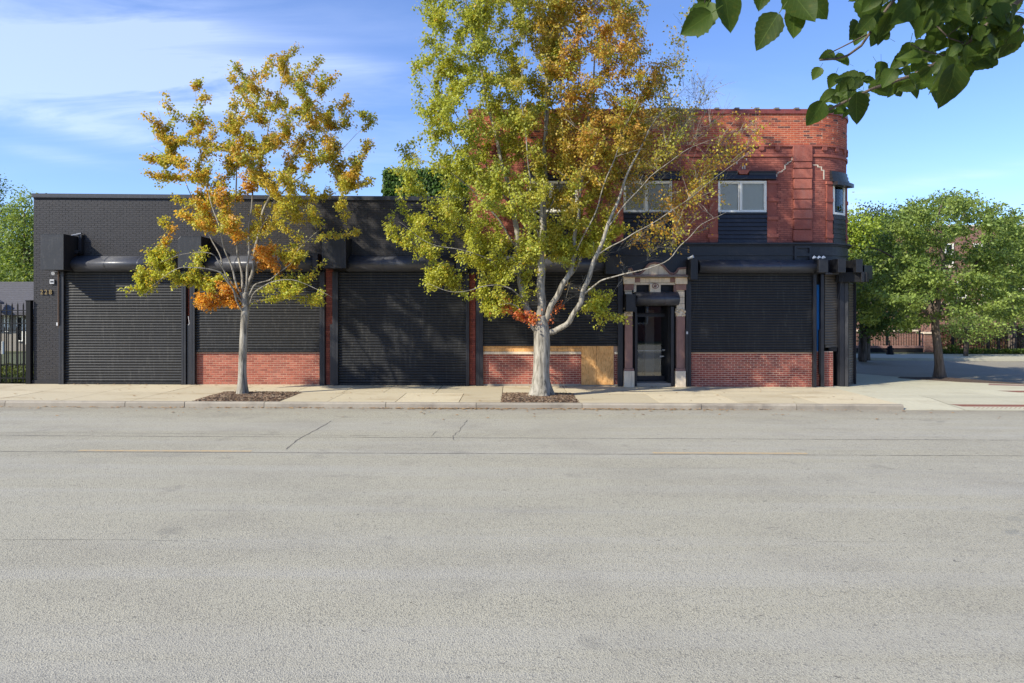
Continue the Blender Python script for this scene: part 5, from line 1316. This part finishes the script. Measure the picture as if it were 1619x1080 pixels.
# background trees, each with its own trunk and crown
def col_bg(a, b):
    a = np.array(a); b = np.array(b)
    def fn(pp, nr, t, r, z):
        u = r.random(); n = len(pp); return (a * (1 - u) + b * u)[None] * nr.uniform(.7, 1.35, (n, 1))
    return fn
def ell(cx, cy, rx, ry, n=14, jag=.12, seed=0):
    r = random.Random(seed); return [(cx + rx * math.cos(2 * math.pi * i / n) * (1 + r.uniform(-jag, jag)), cy + ry * math.sin(2 * math.pi * i / n) * (1 + r.uniform(-jag, jag))) for i in range(n)]
Gd = ((.085, .14, .03), (.19, .26, .06)); Gb = ((.24, .32, .035), (.38, .46, .06)); Gm = ((.13, .20, .045), (.30, .38, .09))
# corner tree
ct = [(1487, 598, 0, .17), (1485, 575, 0, .15), (1482, 545, 0, .14), (1479, 520, 0, .13), (1478, 500, 0, .12)]
cl_ = [[(1478, 505, 0, .10), (1465, 470, .2, .08), (1440, 430, .3, .05), (1400, 400, .2, .03), (1370, 390, 0, .01)],
       [(1478, 505, 0, .10), (1485, 460, -.2, .08), (1490, 410, -.3, .06), (1480, 360, -.3, .04), (1495, 310, 0, .01)],
       [(1479, 505, 0, .09), (1500, 470, .2, .07), (1530, 435, .3, .05), (1560, 390, .2, .035), (1590, 350, 0, .01)],
       [(1479, 508, 0, .07), (1510, 480, -.4, .05), (1550, 470, -.6, .04), (1600, 480, -.7, .01)],
       [(1478, 508, 0, .06), (1450, 485, -.4, .045), (1410, 470, -.7, .03), (1370, 460, -.8, .01)],
       [(1478, 500, 0, .07), (1470, 440, 1.0, .05), (1500, 380, 1.4, .03), (1530, 330, 1.4, .01)]]
cz = [dict(poly=[(1360, 500), (1345, 440), (1375, 380), (1395, 345), (1440, 325), (1490, 303), (1540, 315), (1590, 330), (1640, 350), (1660, 430), (1620, 500), (1560, 520), (1530, 500), (1480, 500), (1440, 520), (1400, 520)], n=310, depth=2.6, plume=1.0, leaves=140, spread=.14, twigs=2, ls=.115, flat=.35)]
tree('street_tree', 'green broad crowned tree with brown trunk on the street corner at the right', 24.2, ct, cl_, cz, col_bg(*Gm), M['bark_brown'], 21, depth=2.6, leaf='oval', droop=.2, pref_up=.0)
def bg_tree(label, Y, px, top, cx, rx, ry, cy, cols, seed, n=170, ls=.2, base=None, r0=.22, name='background_tree', leaves=60, spread=.35, bark_='bark_brown', depth=None):
    base = base or HOR + (EYE + .1) * F / Y
    fork = cy + ry * .35
    tk = [(px, base, 0, r0), (px + 1, (base + fork) / 2, 0, r0 * .8), (px, fork, 0, r0 * .7)]
    r = random.Random(seed); lm = []
    for i in range(7):
        a = -math.pi * (i + .5) / 7; ex, ey = cx + rx * .75 * math.cos(a), cy + ry * .75 * math.sin(a) ; dy = r.uniform(-1, 1) * rx * Y / F * .5
        lm.append([(px, fork + 3, 0, r0 * .45), ((px * 1.2 + ex * .8) / 2, (fork * 1.1 + ey * .9) / 2, dy * .5, r0 * .25), (ex, ey, dy, r0 * .06)])
    z = [dict(poly=ell(cx, cy, rx, ry, 18, .13, seed), n=n, depth=depth or rx * Y / F * .8, plume=1.2, leaves=leaves, spread=spread, twigs=1, tw=2, ls=ls)]
    return tree(name, label, Y, tk, lm, z, col_bg(*cols), M[bark_], seed, group='trees behind the buildings', leaf='oval', droop=.2, pref_up=-.2, trunkseg=8, flare=False)
bg_tree('yellow green tree just past the rounded building corner', 34, 1366, 330, 1352, 42, 55, 392, Gb, 31, ls=.17, n=150, r0=.3, spread=.3)
bg_tree('dark grey green tree top behind the yellow green one', 52, 1385, 320, 1385, 42, 72, 395, ((.045, .07, .03), (.09, .12, .05)), 32, ls=.22, n=150, spread=.4)
bg_tree('shady tree with leaning trunk before the low brick wall', 33, 1364, 390, 1385, 55, 68, 458, Gd, 33, ls=.17, n=170, r0=.19, spread=.3)
bg_tree('tree behind the corner tree, in line with the street corner', 48, 1440, 330, 1448, 70, 90, 405, Gd, 34, ls=.22, n=180, spread=.4)
bg_tree('tree at the right picture edge behind the iron fence', 40, 1600, 340, 1610, 50, 85, 425, Gm, 35, ls=.2, n=200, spread=.35)
bg_tree('small green street tree before the climber covered wall', 37, 1527, 480, 1545, 45, 26, 510, Gm, 36, ls=.14, n=80, r0=.12, spread=.2, leaves=40)
bg_tree('dark green tree at the left picture edge', 50, -12, 270, -30, 56, 100, 372, Gd, 37, ls=.19, n=230, r0=.3, spread=.35)
bg_tree('bright leafy tree beside the black building', 44, 40, 310, 38, 36, 85, 395, Gm, 38, ls=.2, n=180, r0=.25, spread=.35)
bg_tree('low spreading tree behind the shingled roof', 54, 15, 400, 20, 60, 45, 440, ((.12, .15, .03), (.20, .21, .05)), 39, ls=.17, n=150, r0=.2, spread=.3)
bg_tree('tall tree far left outside the shingled house', 46, -90, 300, -95, 70, 100, 400, Gm, 40, ls=.22, n=120, spread=.4)
bg_tree('tree closing the view behind the white house', 60, 60, 400, 50, 60, 60, 455, Gd, 41, ls=.25, n=120, spread=.5)

# ------------------------------------------------------------------ left: iron fence, small house, yard
def fence(name, label, P0, P1, h, pitch, group=None, posts=(), rails=(.12, .8, .95), pk=.011, z0=0.0, pointed=True, pr=.04):
    root = empty(name, (P0[0], P0[1], 0)); tag(root, label, 'fence', group); dx, dy = P1[0] - P0[0], P1[1] - P0[1]; L = math.hypot(dx, dy); ux, uy = dx / L, dy / L
    for fr_ in rails:
        mb = MB(); z = z0 + h * fr_; mb.v = []; mb.tube([(0, 0, z), (dx, dy, z)], .022, 4); mb.build('rail', M['iron'], root)
    mb = MB(); e = pk
    mb.v = [(-e, -e, z0 + .05), (e, -e, z0 + .05), (e, e, z0 + .05), (-e, e, z0 + .05), (-e, -e, z0 + h * .965), (e, -e, z0 + h * .965), (e, e, z0 + h * .965), (-e, e, z0 + h * .965), (0, 0, z0 + h)]
    for q in ((0, 1, 5, 4), (1, 2, 6, 5), (2, 3, 7, 6), (3, 0, 4, 7), (4, 5, 8), (5, 6, 8), (6, 7, 8), (7, 4, 8)): mb.face(list(q))
    me = mb.mesh('picket', M['iron'])
    n = int(L / pitch)
    for i in range(n):
        s = (i + .5) * pitch
        link('picket', me, root, (ux * s, uy * s, 0), (0, 0, math.atan2(dy, dx)))
    for s in posts:
        mb = MB(); mb.box(ux * s - pr, ux * s + pr, uy * s - pr, uy * s + pr, z0 - .1, z0 + h + .03); mb.box(ux * s - pr - .012, ux * s + pr + .012, uy * s - pr - .012, uy * s + pr + .012, z0 + h + .03, z0 + h + .06); mb.build('post', M['iron'], root)
    return root
zl = gz(-16)
fence('iron_fence', 'tall black iron picket fence joining the left end of the black building', (X(55) - 7.2, D - .02), (X(55) - .1, D - .02), 2.58, .178, posts=(7.05, 3.5, .05), rails=(.07, .74, .9), pk=.014, z0=zl, pr=.07)
fence('iron_fence', 'second iron picket fence deeper in the yard behind the tall one', (-32, 27.0), (-17, 27.0), 1.7, .16, posts=(1, 5, 9, 13), rails=(.1, .9), pk=.012, z0=zl)
mb = MB(); mb.v = [(-40, D + .3, zl + .01), (X(53) - .05, D + .3, zl + .01), (X(53) - .05, 60, zl + .05), (-45, 60, zl + .05)]; mb.face([0, 1, 2, 3]); tag(mb.build('lawn', M['ground'], None, fix=False), kind='structure')
def grass(x0, x1, y0, y1, n, z, seed, label, h=.16):
    nr = np.random.RandomState(seed); P = np.stack([nr.uniform(x0, x1, n), nr.uniform(y0, y1, n), np.full(n, z)], 1); A = nr.normal(0, .3, (n, 3)); A[:, 2] += 1; N_ = nr.normal(0, 1, (n, 3)); N_[:, 2] = 0
    c = np.array([.10, .12, .04])[None] * nr.uniform(.6, 1.6, (n, 1)); o = leaves_mesh('grass', P, A, N_, nr.uniform(.5, 1.2, n) * h, c, 'oval', M['leaf'], None); tag(o, label, 'grass', kind='stuff')
grass(-21, X(53) - .1, D + .3, 28, 9000, zl, 3, 'short lawn grass in the yard behind the iron fence')
# small pale house with a shingled roof
hs = empty('small_house', (-28, 38, 0)); tag(hs, 'small pale house with dark shingled roof behind the left fence', 'house')
hx0, hx1, hy0, hy1 = -36 + 28, X(52, 37) + 28 - .2, 0, 8
Yh = 38
def hp(px, py): return (X(px, Yh) + 28, Z(py, Yh))
mb = MB(); ex_, ez_ = hp(54, 492); mb.box(-12, ex_ - .5, 0.3, 8, -1, hp(0, 492)[1]); mb.build('wall', M['siding'], hs)
# main roof plane with ridge behind
rz1 = hp(0, 448)[1]; rz0 = hp(0, 494)[1]; rx = hp(33, 450)[0]; rx2 = hp(57, 490)[0]
mb = MB(); mb.v = [(-13, -.5, rz0), (rx2, -.5, rz0), (rx, 4.0, rz1 + .25), (-13, 4.0, rz1 + .25), (rx2, 8.5, rz0), (-13, 8.5, rz0)]
mb.face([0, 1, 2, 3]); mb.face([1, 4, 2]); mb.face([3, 2, 4, 5]); b = 6; mb.v += [(-13, -.5, rz0 - .15), (rx2, -.5, rz0 - .15), (rx2, 8.5, rz0 - .15)]; mb.face([6, 7, 1, 0]); mb.face([7, 8, 4, 1])
rf = mb.build('roof', M['shingle'], hs)
nrow = 16
for k in range(nrow):   # shingle courses as raised strips
    t0 = k / nrow; t1 = (k + 1) / nrow; mb = MB(); P = lambda t, x: (x, -.5 + 4.5 * t, rz0 + (rz1 + .25 - rz0) * t)
    e0, e1 = rx2 + (rx - rx2) * t0, rx2 + (rx - rx2) * t1; o_ = .025
    mb.v = [(-13, P(t0, 0)[1], P(t0, 0)[2] + o_), (e0, P(t0, 0)[1], P(t0, 0)[2] + o_), (e1, P(t1, 0)[1], P(t1, 0)[2] + .004), (-13, P(t1, 0)[1], P(t1, 0)[2] + .004), (-13, P(t0, 0)[1], P(t0, 0)[2]), (e0, P(t0, 0)[1], P(t0, 0)[2])]
    mb.face([0, 1, 2, 3]); mb.face([4, 5, 1, 0]); mb.build('shingle_course', M['shingle'], rf, fix=False)
# porch gable in front with white bargeboard
gx0, gz0 = hp(10, 479); mb = MB(); a0 = (hp(-22, 505)[0], hp(0, 462)[1]); 
mb.prism([(hp(-30, 460)[0], hp(0, 455)[1]), (hp(11, 478)[0], hp(0, 478)[1]), (hp(11, 478)[0], hp(0, 481)[1]), (hp(-30, 460)[0], hp(0, 459)[1])], -2.2, -.2, 'XZ'); mb.build('porch_roof', M['shingle'], hs)
mb = MB(); mb.prism([(hp(-30, 460)[0], hp(0, 456.5)[1]), (hp(11, 478)[0], hp(0, 480)[1]), (hp(11, 478)[0], hp(0, 482)[1]), (hp(-30, 460)[0], hp(0, 459.5)[1])], -2.26, -2.2, 'XZ'); mb.build('bargeboard', M['white'], hs)
mb = MB(); mb.box(hp(14, 0)[0] - .12, hp(14, 0)[0] + .14, -1.9, -1.65, -1, hp(0, 484)[1]); mb.build('porch_post', M['stone'], hs)
mb = MB(); mb.box(hp(-20, 0)[0], hp(10, 0)[0], -2.1, -1.9, hp(0, 489)[1], hp(0, 485)[1]); mb.build('porch_beam', M['white'], hs)
for pa, pb, ya, yb_ in ((2, 9, 496, 525), (22, 32, 500, 540), (36, 50, 490, 500), (36, 46, 505, 545)):
    x0, z1 = hp(pa, ya); x1, z0 = hp(pb, yb_); mb = MB(); e = .06
    mb.box(x0, x1, .2, .3, z0, z0 + e); mb.box(x0, x1, .2, .3, z1 - e, z1); mb.box(x0, x0 + e, .2, .3, z0 + e, z1 - e); mb.box(x1 - e, x1, .2, .3, z0 + e, z1 - e); w_ = mb.build('window', M['white'], hs)
    pane(w_, x0 + e, x1 - e, .25, z0 + e, z1 - e, M['pane']); mb = MB(); mb.box(x0 + .02, x1 - .02, .28, .299, z0 + .02, z1 - .02); mb.build('dark_backing', M['dark'], w_)  # black sheet behind the pane stands for the unlit interior
for z_, pa, pb in ((513, -10, 14), (553, -10, 52), (537, -10, 5)):
    x0, z0 = hp(pa, z_); x1, _ = hp(pb, z_); mb = MB(); mb.box(x0, x1, -2.3, -2.2, z0 - .08, z0 + .08); mb.build('porch_rail', M['white'], hs)
for i, px in enumerate((3, 12, 41, 51)):
    x0, _ = hp(px, 0); mb = MB(); mb.box(x0 - .06, x0 + .06, -2.32, -2.2, -.9, hp(0, 537)[1]); mb.build('porch_baluster', M['white'], hs)

# ivy covered building behind
iv = empty('ivy_building', (X(650, 34), 34, 0)); tag(iv, 'flat topped building wrapped in green ivy rising behind the black one', 'building')
ix0, ix1 = X(606, 34) - X(650, 34), X(800, 34) - X(650, 34); izt = Z(267, 34)
mb = MB(); mb.box(ix0 + .12, ix1, .15, 10, -.5, izt - .12); mb.build('wall', M['far_brick'], iv)
nr = np.random.RandomState(8); n = 9000
P = np.stack([nr.uniform(ix0 - .02, ix1, n), nr.uniform(-.08, .14, n), nr.uniform(6.2, izt, n)], 1)
n2 = 2500; P2 = np.stack([ix0 + nr.uniform(-.08, .14, n2), nr.uniform(0, 10, n2), nr.uniform(6.2, izt, n2)], 1)
n3 = 900; P3 = np.stack([nr.uniform(ix0, ix1, n3), nr.uniform(-.05, .6, n3), izt + nr.normal(0, .07, n3)], 1)
P = np.concatenate([P, P2, P3]); n = len(P); A = nr.normal(0, .35, (n, 3)); A[:, 2] -= .8; A[:, 1] -= .3; N_ = nr.normal(0, .25, (n, 3)); N_[:, 1] -= .7; N_[:, 2] += .7
c = np.array([.07, .13, .02])[None] * nr.uniform(.6, 1.5, (n, 1)); o = leaves_mesh('ivy', P, A, N_, nr.uniform(.7, 1.2, n) * .2, c, 'oval', M['leaf'], iv); o['kind'] = 'stuff'

# ------------------------------------------------------------------ right background
YF = 35.2
sheet('far_sidewalk', [(9.5, YF), (60, YF), (60, 38.6), (9.5, 38.6)], 0.0, M['walk2'], thick=.25)
sheet('far_lawn', [(9.5, 38.62), (60, 38.62), (60, 60), (9.5, 60)], 0.01, M['ground'])
zb = gz(25)
# low wall left part with pillar
def obj_box(name, label, cat, x0, x1, y0, y1, z0, z1, m, cap=None):
    o = empty(name, (x0, y0, 0)); tag(o, label, cat); mb = MB(); mb.box(0, x1 - x0, 0, y1 - y0, z0, z1); mb.build('wall', m, o)
    if cap: mb = MB(); mb.box(-.06, x1 - x0 + .06, -.06, y1 - y0 + .06, z1, z1 + .09); mb.build('coping', cap, o)
    return o
Yw = 43
obj_box('brick_wall', 'low pinkish brick wall behind the shady trees past the corner', 'wall', X(1345, Yw), X(1452, Yw), Yw, Yw + .4, -.4, Z(524, Yw), M['far_brick'], M['stone'])
bx_ = obj_box('brick_building', 'large old brick building behind the corner tree', 'building', X(1478, 46), X(1478, 46) + 22, 46, 60, -.5, Z(358, 46), M['far_brick'], M['stone'])
x0b = X(1478, 46)
for i, (px, ya, yb_, w) in enumerate(((1500, 385, 420, 14), (1545, 385, 420, 14), (1608, 442, 472, 22), (1560, 442, 472, 16), (1520, 442, 472, 16), (1608, 385, 420, 16))):
    a, b = X(px - w / 2, 46) - x0b, X(px + w / 2, 46) - x0b; z0, z1 = Z(yb_, 46), Z(ya, 46); e = .09
    mb = MB(); mb.box(a, b, -.06, 0, z0, z0 + e); mb.box(a, b, -.06, 0, z1 - e, z1); mb.box(a, a + e, -.06, 0, z0 + e, z1 - e); mb.box(b - e, b, -.06, 0, z0 + e, z1 - e); mb.box(a + e, b - e, -.05, 0, (z0 + z1) / 2 - .05, (z0 + z1) / 2 + .05)
    w_ = mb.build('window', M['white'], bx_); pane(w_, a + e, b - e, -.02, z0 + e, z1 - e, M['pane']); mb = MB(); mb.box(a + .02, b - .02, -.012, -.002, z0 + .02, z1 - .02); mb.build('dark_backing', M['dark'], w_)  # black sheet under the glass colours in the dark interior
    mb = MB(); mb.box(a - .1, b + .1, -.12, 0, z0 - .15, z0 - .002); mb.build('sill', M['stone'], bx_)
mb = MB(); mb.box(0, 22, -.1, 0, Z(482, 46), Z(478, 46)); mb.build('belt_course', M['stone'], bx_)
bt = obj_box('brick_pillar', 'orange brick gate pillar beside the corner tree trunk', 'pillar', X(1462, 40), X(1480, 40), 40, 40.7, -.4, Z(528, 40), M['far_brick'], M['stone'])
obj_box('brick_wall', 'tan brick garden wall behind the right iron fence', 'wall', X(1484, 42), X(1484, 42) + 20, 42, 42.4, -.4, Z(515, 42), M['far_tan'], None)
# climber on the wall: purple green leaves
nr = np.random.RandomState(9); n = 5000; w0 = X(1484, 41.9)
P = np.stack([nr.uniform(w0, w0 + 5.2, n), nr.uniform(41.75, 41.97, n), nr.uniform(0, Z(515, 42) + .1, n)], 1); keep = nr.random_sample(n) < np.clip(1.4 - (P[:, 0] - w0) / 5.2, .1, 1)
P = P[keep]; n = len(P); A = nr.normal(0, .4, (n, 3)); A[:, 2] -= .7; N_ = nr.normal(0, .3, (n, 3)); N_[:, 1] -= 1
u = nr.random_sample((n, 1)); c = (np.array([[.20, .07, .07]]) * u + np.array([[.08, .12, .03]]) * (1 - u)); o = leaves_mesh('climber', P, A, N_, nr.uniform(.7, 1.2, n) * .15, c, 'oval', M['leaf'], None); tag(o, 'purple and green climber spread over the tan garden wall', 'climbing plant', kind='stuff')
fence('iron_fence', 'low black iron fence before the tan wall at the right edge', (X(1505, 39.5), 39.5), (X(1505, 39.5) + 10, 39.5), 1.0, .15, posts=(.05, 2.1, 2.7, 5.4, 7.4, 9.9), rails=(.12, .88), pk=.013, z0=zb, pr=.06)
fence('iron_fence', 'low black iron fence before the pinkish wall past the corner', (X(1346, 40), 40), (X(1458, 40), 40), 1.25, .15, posts=(.05, 2.1, 4.0), rails=(.3, .9), pk=.011, z0=zb, pr=.04)
mb = MB(); mb.box(0, 4.2, 0, .15, .28, .42); q = empty('kerb_wall', (X(1346, 39.6), 39.6, zb)); tag(q, 'low stone edging under the iron fence past the corner', 'wall'); mb.build('edging', M['stone_brown'], q); mb = MB(); mb.box(0, 4.2, .05, .14, 0, .279); mb.build('base', M['dark'], q)
# planting along the far walk
for i in range(9):
    x = X(1500, 38.3) + i * .62; nr = np.random.RandomState(50 + i); n = 260
    th = nr.uniform(0, 6.28, n); rr = nr.uniform(0, .3, n) ** .8; P = np.stack([x + rr * np.cos(th), 38.85 + rr * np.sin(th) * .7, zb + nr.uniform(0, .22 + .25 * (i == 1), n)], 1); P -= np.array([[x, 38.85, zb]])
    A = nr.normal(0, .5, (n, 3)); A[:, 2] += .8; N_ = nr.normal(0, .5, (n, 3)); N_[:, 2] += .6
    c = np.array([.10, .15, .025])[None] * nr.uniform(.6, 1.5, (n, 1)); o = leaves_mesh('shrub', P, A, N_, nr.uniform(.7, 1.2, n) * .12, c, 'oval', M['leaf'], None)
    o.location = (x, 38.85, zb); tag(o, 'low green shrub in the row along the far kerb' if i != 1 else 'taller green shrub in the row along the far kerb', 'shrub', 'shrubs along the far kerb')
mb = MB(); mb.tube([(0, 0, .12), (.0, 0, .42), (.1, 0, .5)], [.16, .14, .05], 9); mb.tube([(-.02, 0, .5), (-.02, 0, .8)], .03, 6); q = empty('hydrant', (X(1407, 38), 38, zb)); tag(q, 'small dark hydrant on the far sidewalk left of the corner tree', 'hydrant'); mb.build('body', M['iron'], q)
mb = MB(); mb.tube([(-.22, 0, .33), (.22, 0, .33)], .05, 7); mb.build('outlet', M['iron'], q); mb = MB(); mb.tube([(0, 0, 0), (0, 0, .13)], .19, 9); mb.build('base', M['iron'], q)

# house across the street behind the camera: seen only in the door glass
op = obj_box('facing_building', 'red brick row building across the street, mirrored in the door glass', 'building', -16, 22, -22, -14, -.5, 5.5, M['side_brick'], M['stone'])
for i in range(9):
    x0, x1 = 1.5 + i * 4, 3.6 + i * 4; mb = MB(); mb.box(x0, x1, 8.0, 8.06, 1.2, 3.2); mb.build('window', M['white'], op); mb = MB(); mb.box(x0 + .1, x1 - .1, 8.061, 8.08, 1.3, 3.1); mb.build('pane', M['dark'], op)

# ------------------------------------------------------------------ overhanging branch close to the camera
br_root = empty('overhanging_branch', (3.6, 2.6, 4.6)); tag(br_root, 'dark broad leaved branch hanging into the top right corner', 'branch')
bo = br_root.location.copy()
def near(px, py, Y): return Vector((X(px, Y), Y, Z(py, Y)))
def leaf_mesh(seed, holes=False):
    r = random.Random(seed); r0_ = r.uniform(.05, .40); mb = MB(); mb.smooth = True; n = 15; rows = []
    for i in range(n + 1):
        t = i / n; w = (math.sin(math.pi * min(1, t ** .72)) ** .8) * .40 * (1 - .12 * t) if 0 < t < 1 else .0
        if t == 0: w = .05
        rag = 1 + (.03 if i % 2 else -.03) + r.uniform(-.06, .06)
        z = -r0_ * t * t + .02 * math.sin(6 * t + seed); cup = .12
        rows.append([(-w * rag, t, z + w * cup * 2), (-w * .5, t + .01, z + w * .25 * cup), (0, t + .015, z - .012), (w * .5, t + .01, z + w * .25 * cup), (w * rag, t, z + w * cup * 2)])
    for row in rows: mb.v += row
    for i in range(n):
        for k in range(4): a = i * 5 + k; mb.face([a, a + 1, a + 6, a + 5])
    mb.smooth = False; b = len(mb.v)   # stalk
    mb.v += [(-.012, -.35, .03), (.012, -.35, .03), (.012, 0, 0), (-.012, 0, 0)]; mb.face([b, b + 1, b + 2, b + 3])
    return mb.mesh('leaf', M['near_leaf'])
LM = [leaf_mesh(s) for s in range(9)]
rL = random.Random(77)
def put_leaf(px, py, sz, ang, Y=2.5, tilt=None):
    """px,py = leaf centre, sz = length in pixels, ang = direction of the tip on the picture (0 right, 90 down)"""
    L = sz * Y / F; c = near(px, py, Y); a = RD(ang); d = Vector((math.cos(a), 0, -math.sin(a)))
    t = tilt if tilt is not None else rL.uniform(-.5, .5)
    d = (d + Vector((0, t, 0))).normalized(); nrm_ = Vector((rL.uniform(-.35, .35), -1, rL.uniform(-.2, .7))); s = d.cross(nrm_).normalized(); u = s.cross(d).normalized()
    m = Matrix((s, d, u)).transposed().to_4x4(); o = link('leaf', rL.choice(LM), br_root); base = c - d * L * .5
    o.matrix_local = Matrix.Translation(base - bo) @ m @ Matrix.Diagonal((L * 1.0, L, L, 1))
    return base
hand = [(1112, 30, 62, 110), (1100, 38, 55, 150), (1152, 18, 62, 75), (1212, 48, 58, 125), (1256, 38, 46, 95), (1268, 6, 70, 60), (1290, 8, 60, 40), (1205, -4, 40, 100), (1113, 0, 40, 80),
        (1480, 55, 44, 100), (1452, 12, 60, 80), (1435, 15, 55, 130), (1505, 135, 66, 95), (1492, 120, 60, 80), (1356, 172, 50, 75), (1290, 180, 42, 115), (1375, 20, 60, 60), (1395, 40, 50, 90), (1352, 48, 40, 120)]
for h in hand: put_leaf(*h, Y=rL.uniform(2.35, 2.6))
mass = [[(1350, -20), (1362, 30), (1345, 55), (1350, 78), (1395, 60), (1410, 20), (1405, -20)],
        [(1300, 148), (1320, 128), (1350, 120), (1385, 118), (1430, 85), (1445, 95), (1460, 60), (1420, 10), (1440, -30), (1610, -30), (1612, 40), (1600, 80), (1560, 105), (1520, 128), (1490, 145), (1440, 145), (1400, 150), (1360, 160), (1320, 165)],
        [(1520, -20), (1612, -20), (1610, 70), (1560, 100), (1500, 110)]]
cnt = (16, 185, 70)
for poly, n in zip(mass, cnt):
    xs_ = [p[0] for p in poly]; ys_ = [p[1] for p in poly]; k = 0
    while k < n:
        p = (rL.uniform(min(xs_), max(xs_)), rL.uniform(min(ys_), max(ys_)))
        if not in_poly(p, poly): continue
        put_leaf(p[0], p[1] - 4, rL.uniform(20, 40), rL.gauss(110, 50), Y=rL.uniform(2.4, 3.1)); k += 1
for k in range(9): put_leaf(rL.uniform(1285, 1345), rL.uniform(88, 120) if k < 4 else rL.uniform(150, 180), rL.uniform(14, 26), rL.gauss(140, 40), Y=2.6)
mb = MB(); mb.smooth = True
tw = [([(1700, -120), (1640, -20), (1560, 40), (1500, 90), (1440, 120), (1380, 140), (1300, 178)], .010), ([(1660, -160), (1520, -60), (1440, -30), (1405, 10), (1380, 45), (1362, 72), (1340, 88), (1322, 93), (1296, 95)], .0075),
      ([(1440, -30), (1330, -35), (1260, -20), (1245, 10), (1240, 30)], .004), ([(1330, -35), (1200, -40), (1120, -25), (1114, 5)], .004), ([(1560, 40), (1530, 70), (1500, 60), (1470, 30)], .004), ([(1640, -20), (1625, 30), (1600, 60)], .004), ([(1370, 55), (1330, 75), (1310, 85)], .003), ([(1500, 90), (1460, 80), (1440, 70)], .003), ([(1595, 0), (1570, 30), (1540, 25), (1500, 55)], .003), ([(1700, 10), (1650, 25), (1600, 18)], .003)]
for pts, r_ in tw: mb.tube([tuple(near(a, b, 2.55) - bo) for a, b in pts], [r_ * (1 - .6 * i / len(pts)) for i in range(len(pts))], 6)
mb.build('twig', M['bark_brown'], br_root, fix=False)
# the rest of that crown, above the picture: shades the hanging branch
nr = np.random.RandomState(4); n = 5200
P = np.stack([nr.uniform(-.6, 5.5, n), nr.uniform(-.5, 4.2, n), nr.uniform(4.25, 6.2, n)], 1)
keep = (P[:, 2] > 4.2 + .42 * np.maximum(0, P[:, 1] - 2.2)) & (HOR - (P[:, 2] - EYE) / np.maximum(P[:, 1], .05) * F < -35) | (P[:, 1] < .3)
P = P[keep] - np.array(tuple(bo)); n = len(P); A = nr.normal(0, .5, (n, 3)); A[:, 2] -= .5; N_ = nr.normal(0, .5, (n, 3)); N_[:, 2] += .8
c = np.array([.045, .075, .012])[None] * nr.uniform(.6, 1.4, (n, 1)); o = leaves_mesh('upper_leaves', P, A, N_, nr.uniform(.8, 1.3, n) * .13, c, 'oval', M['leaf'], br_root); o['kind'] = 'stuff'
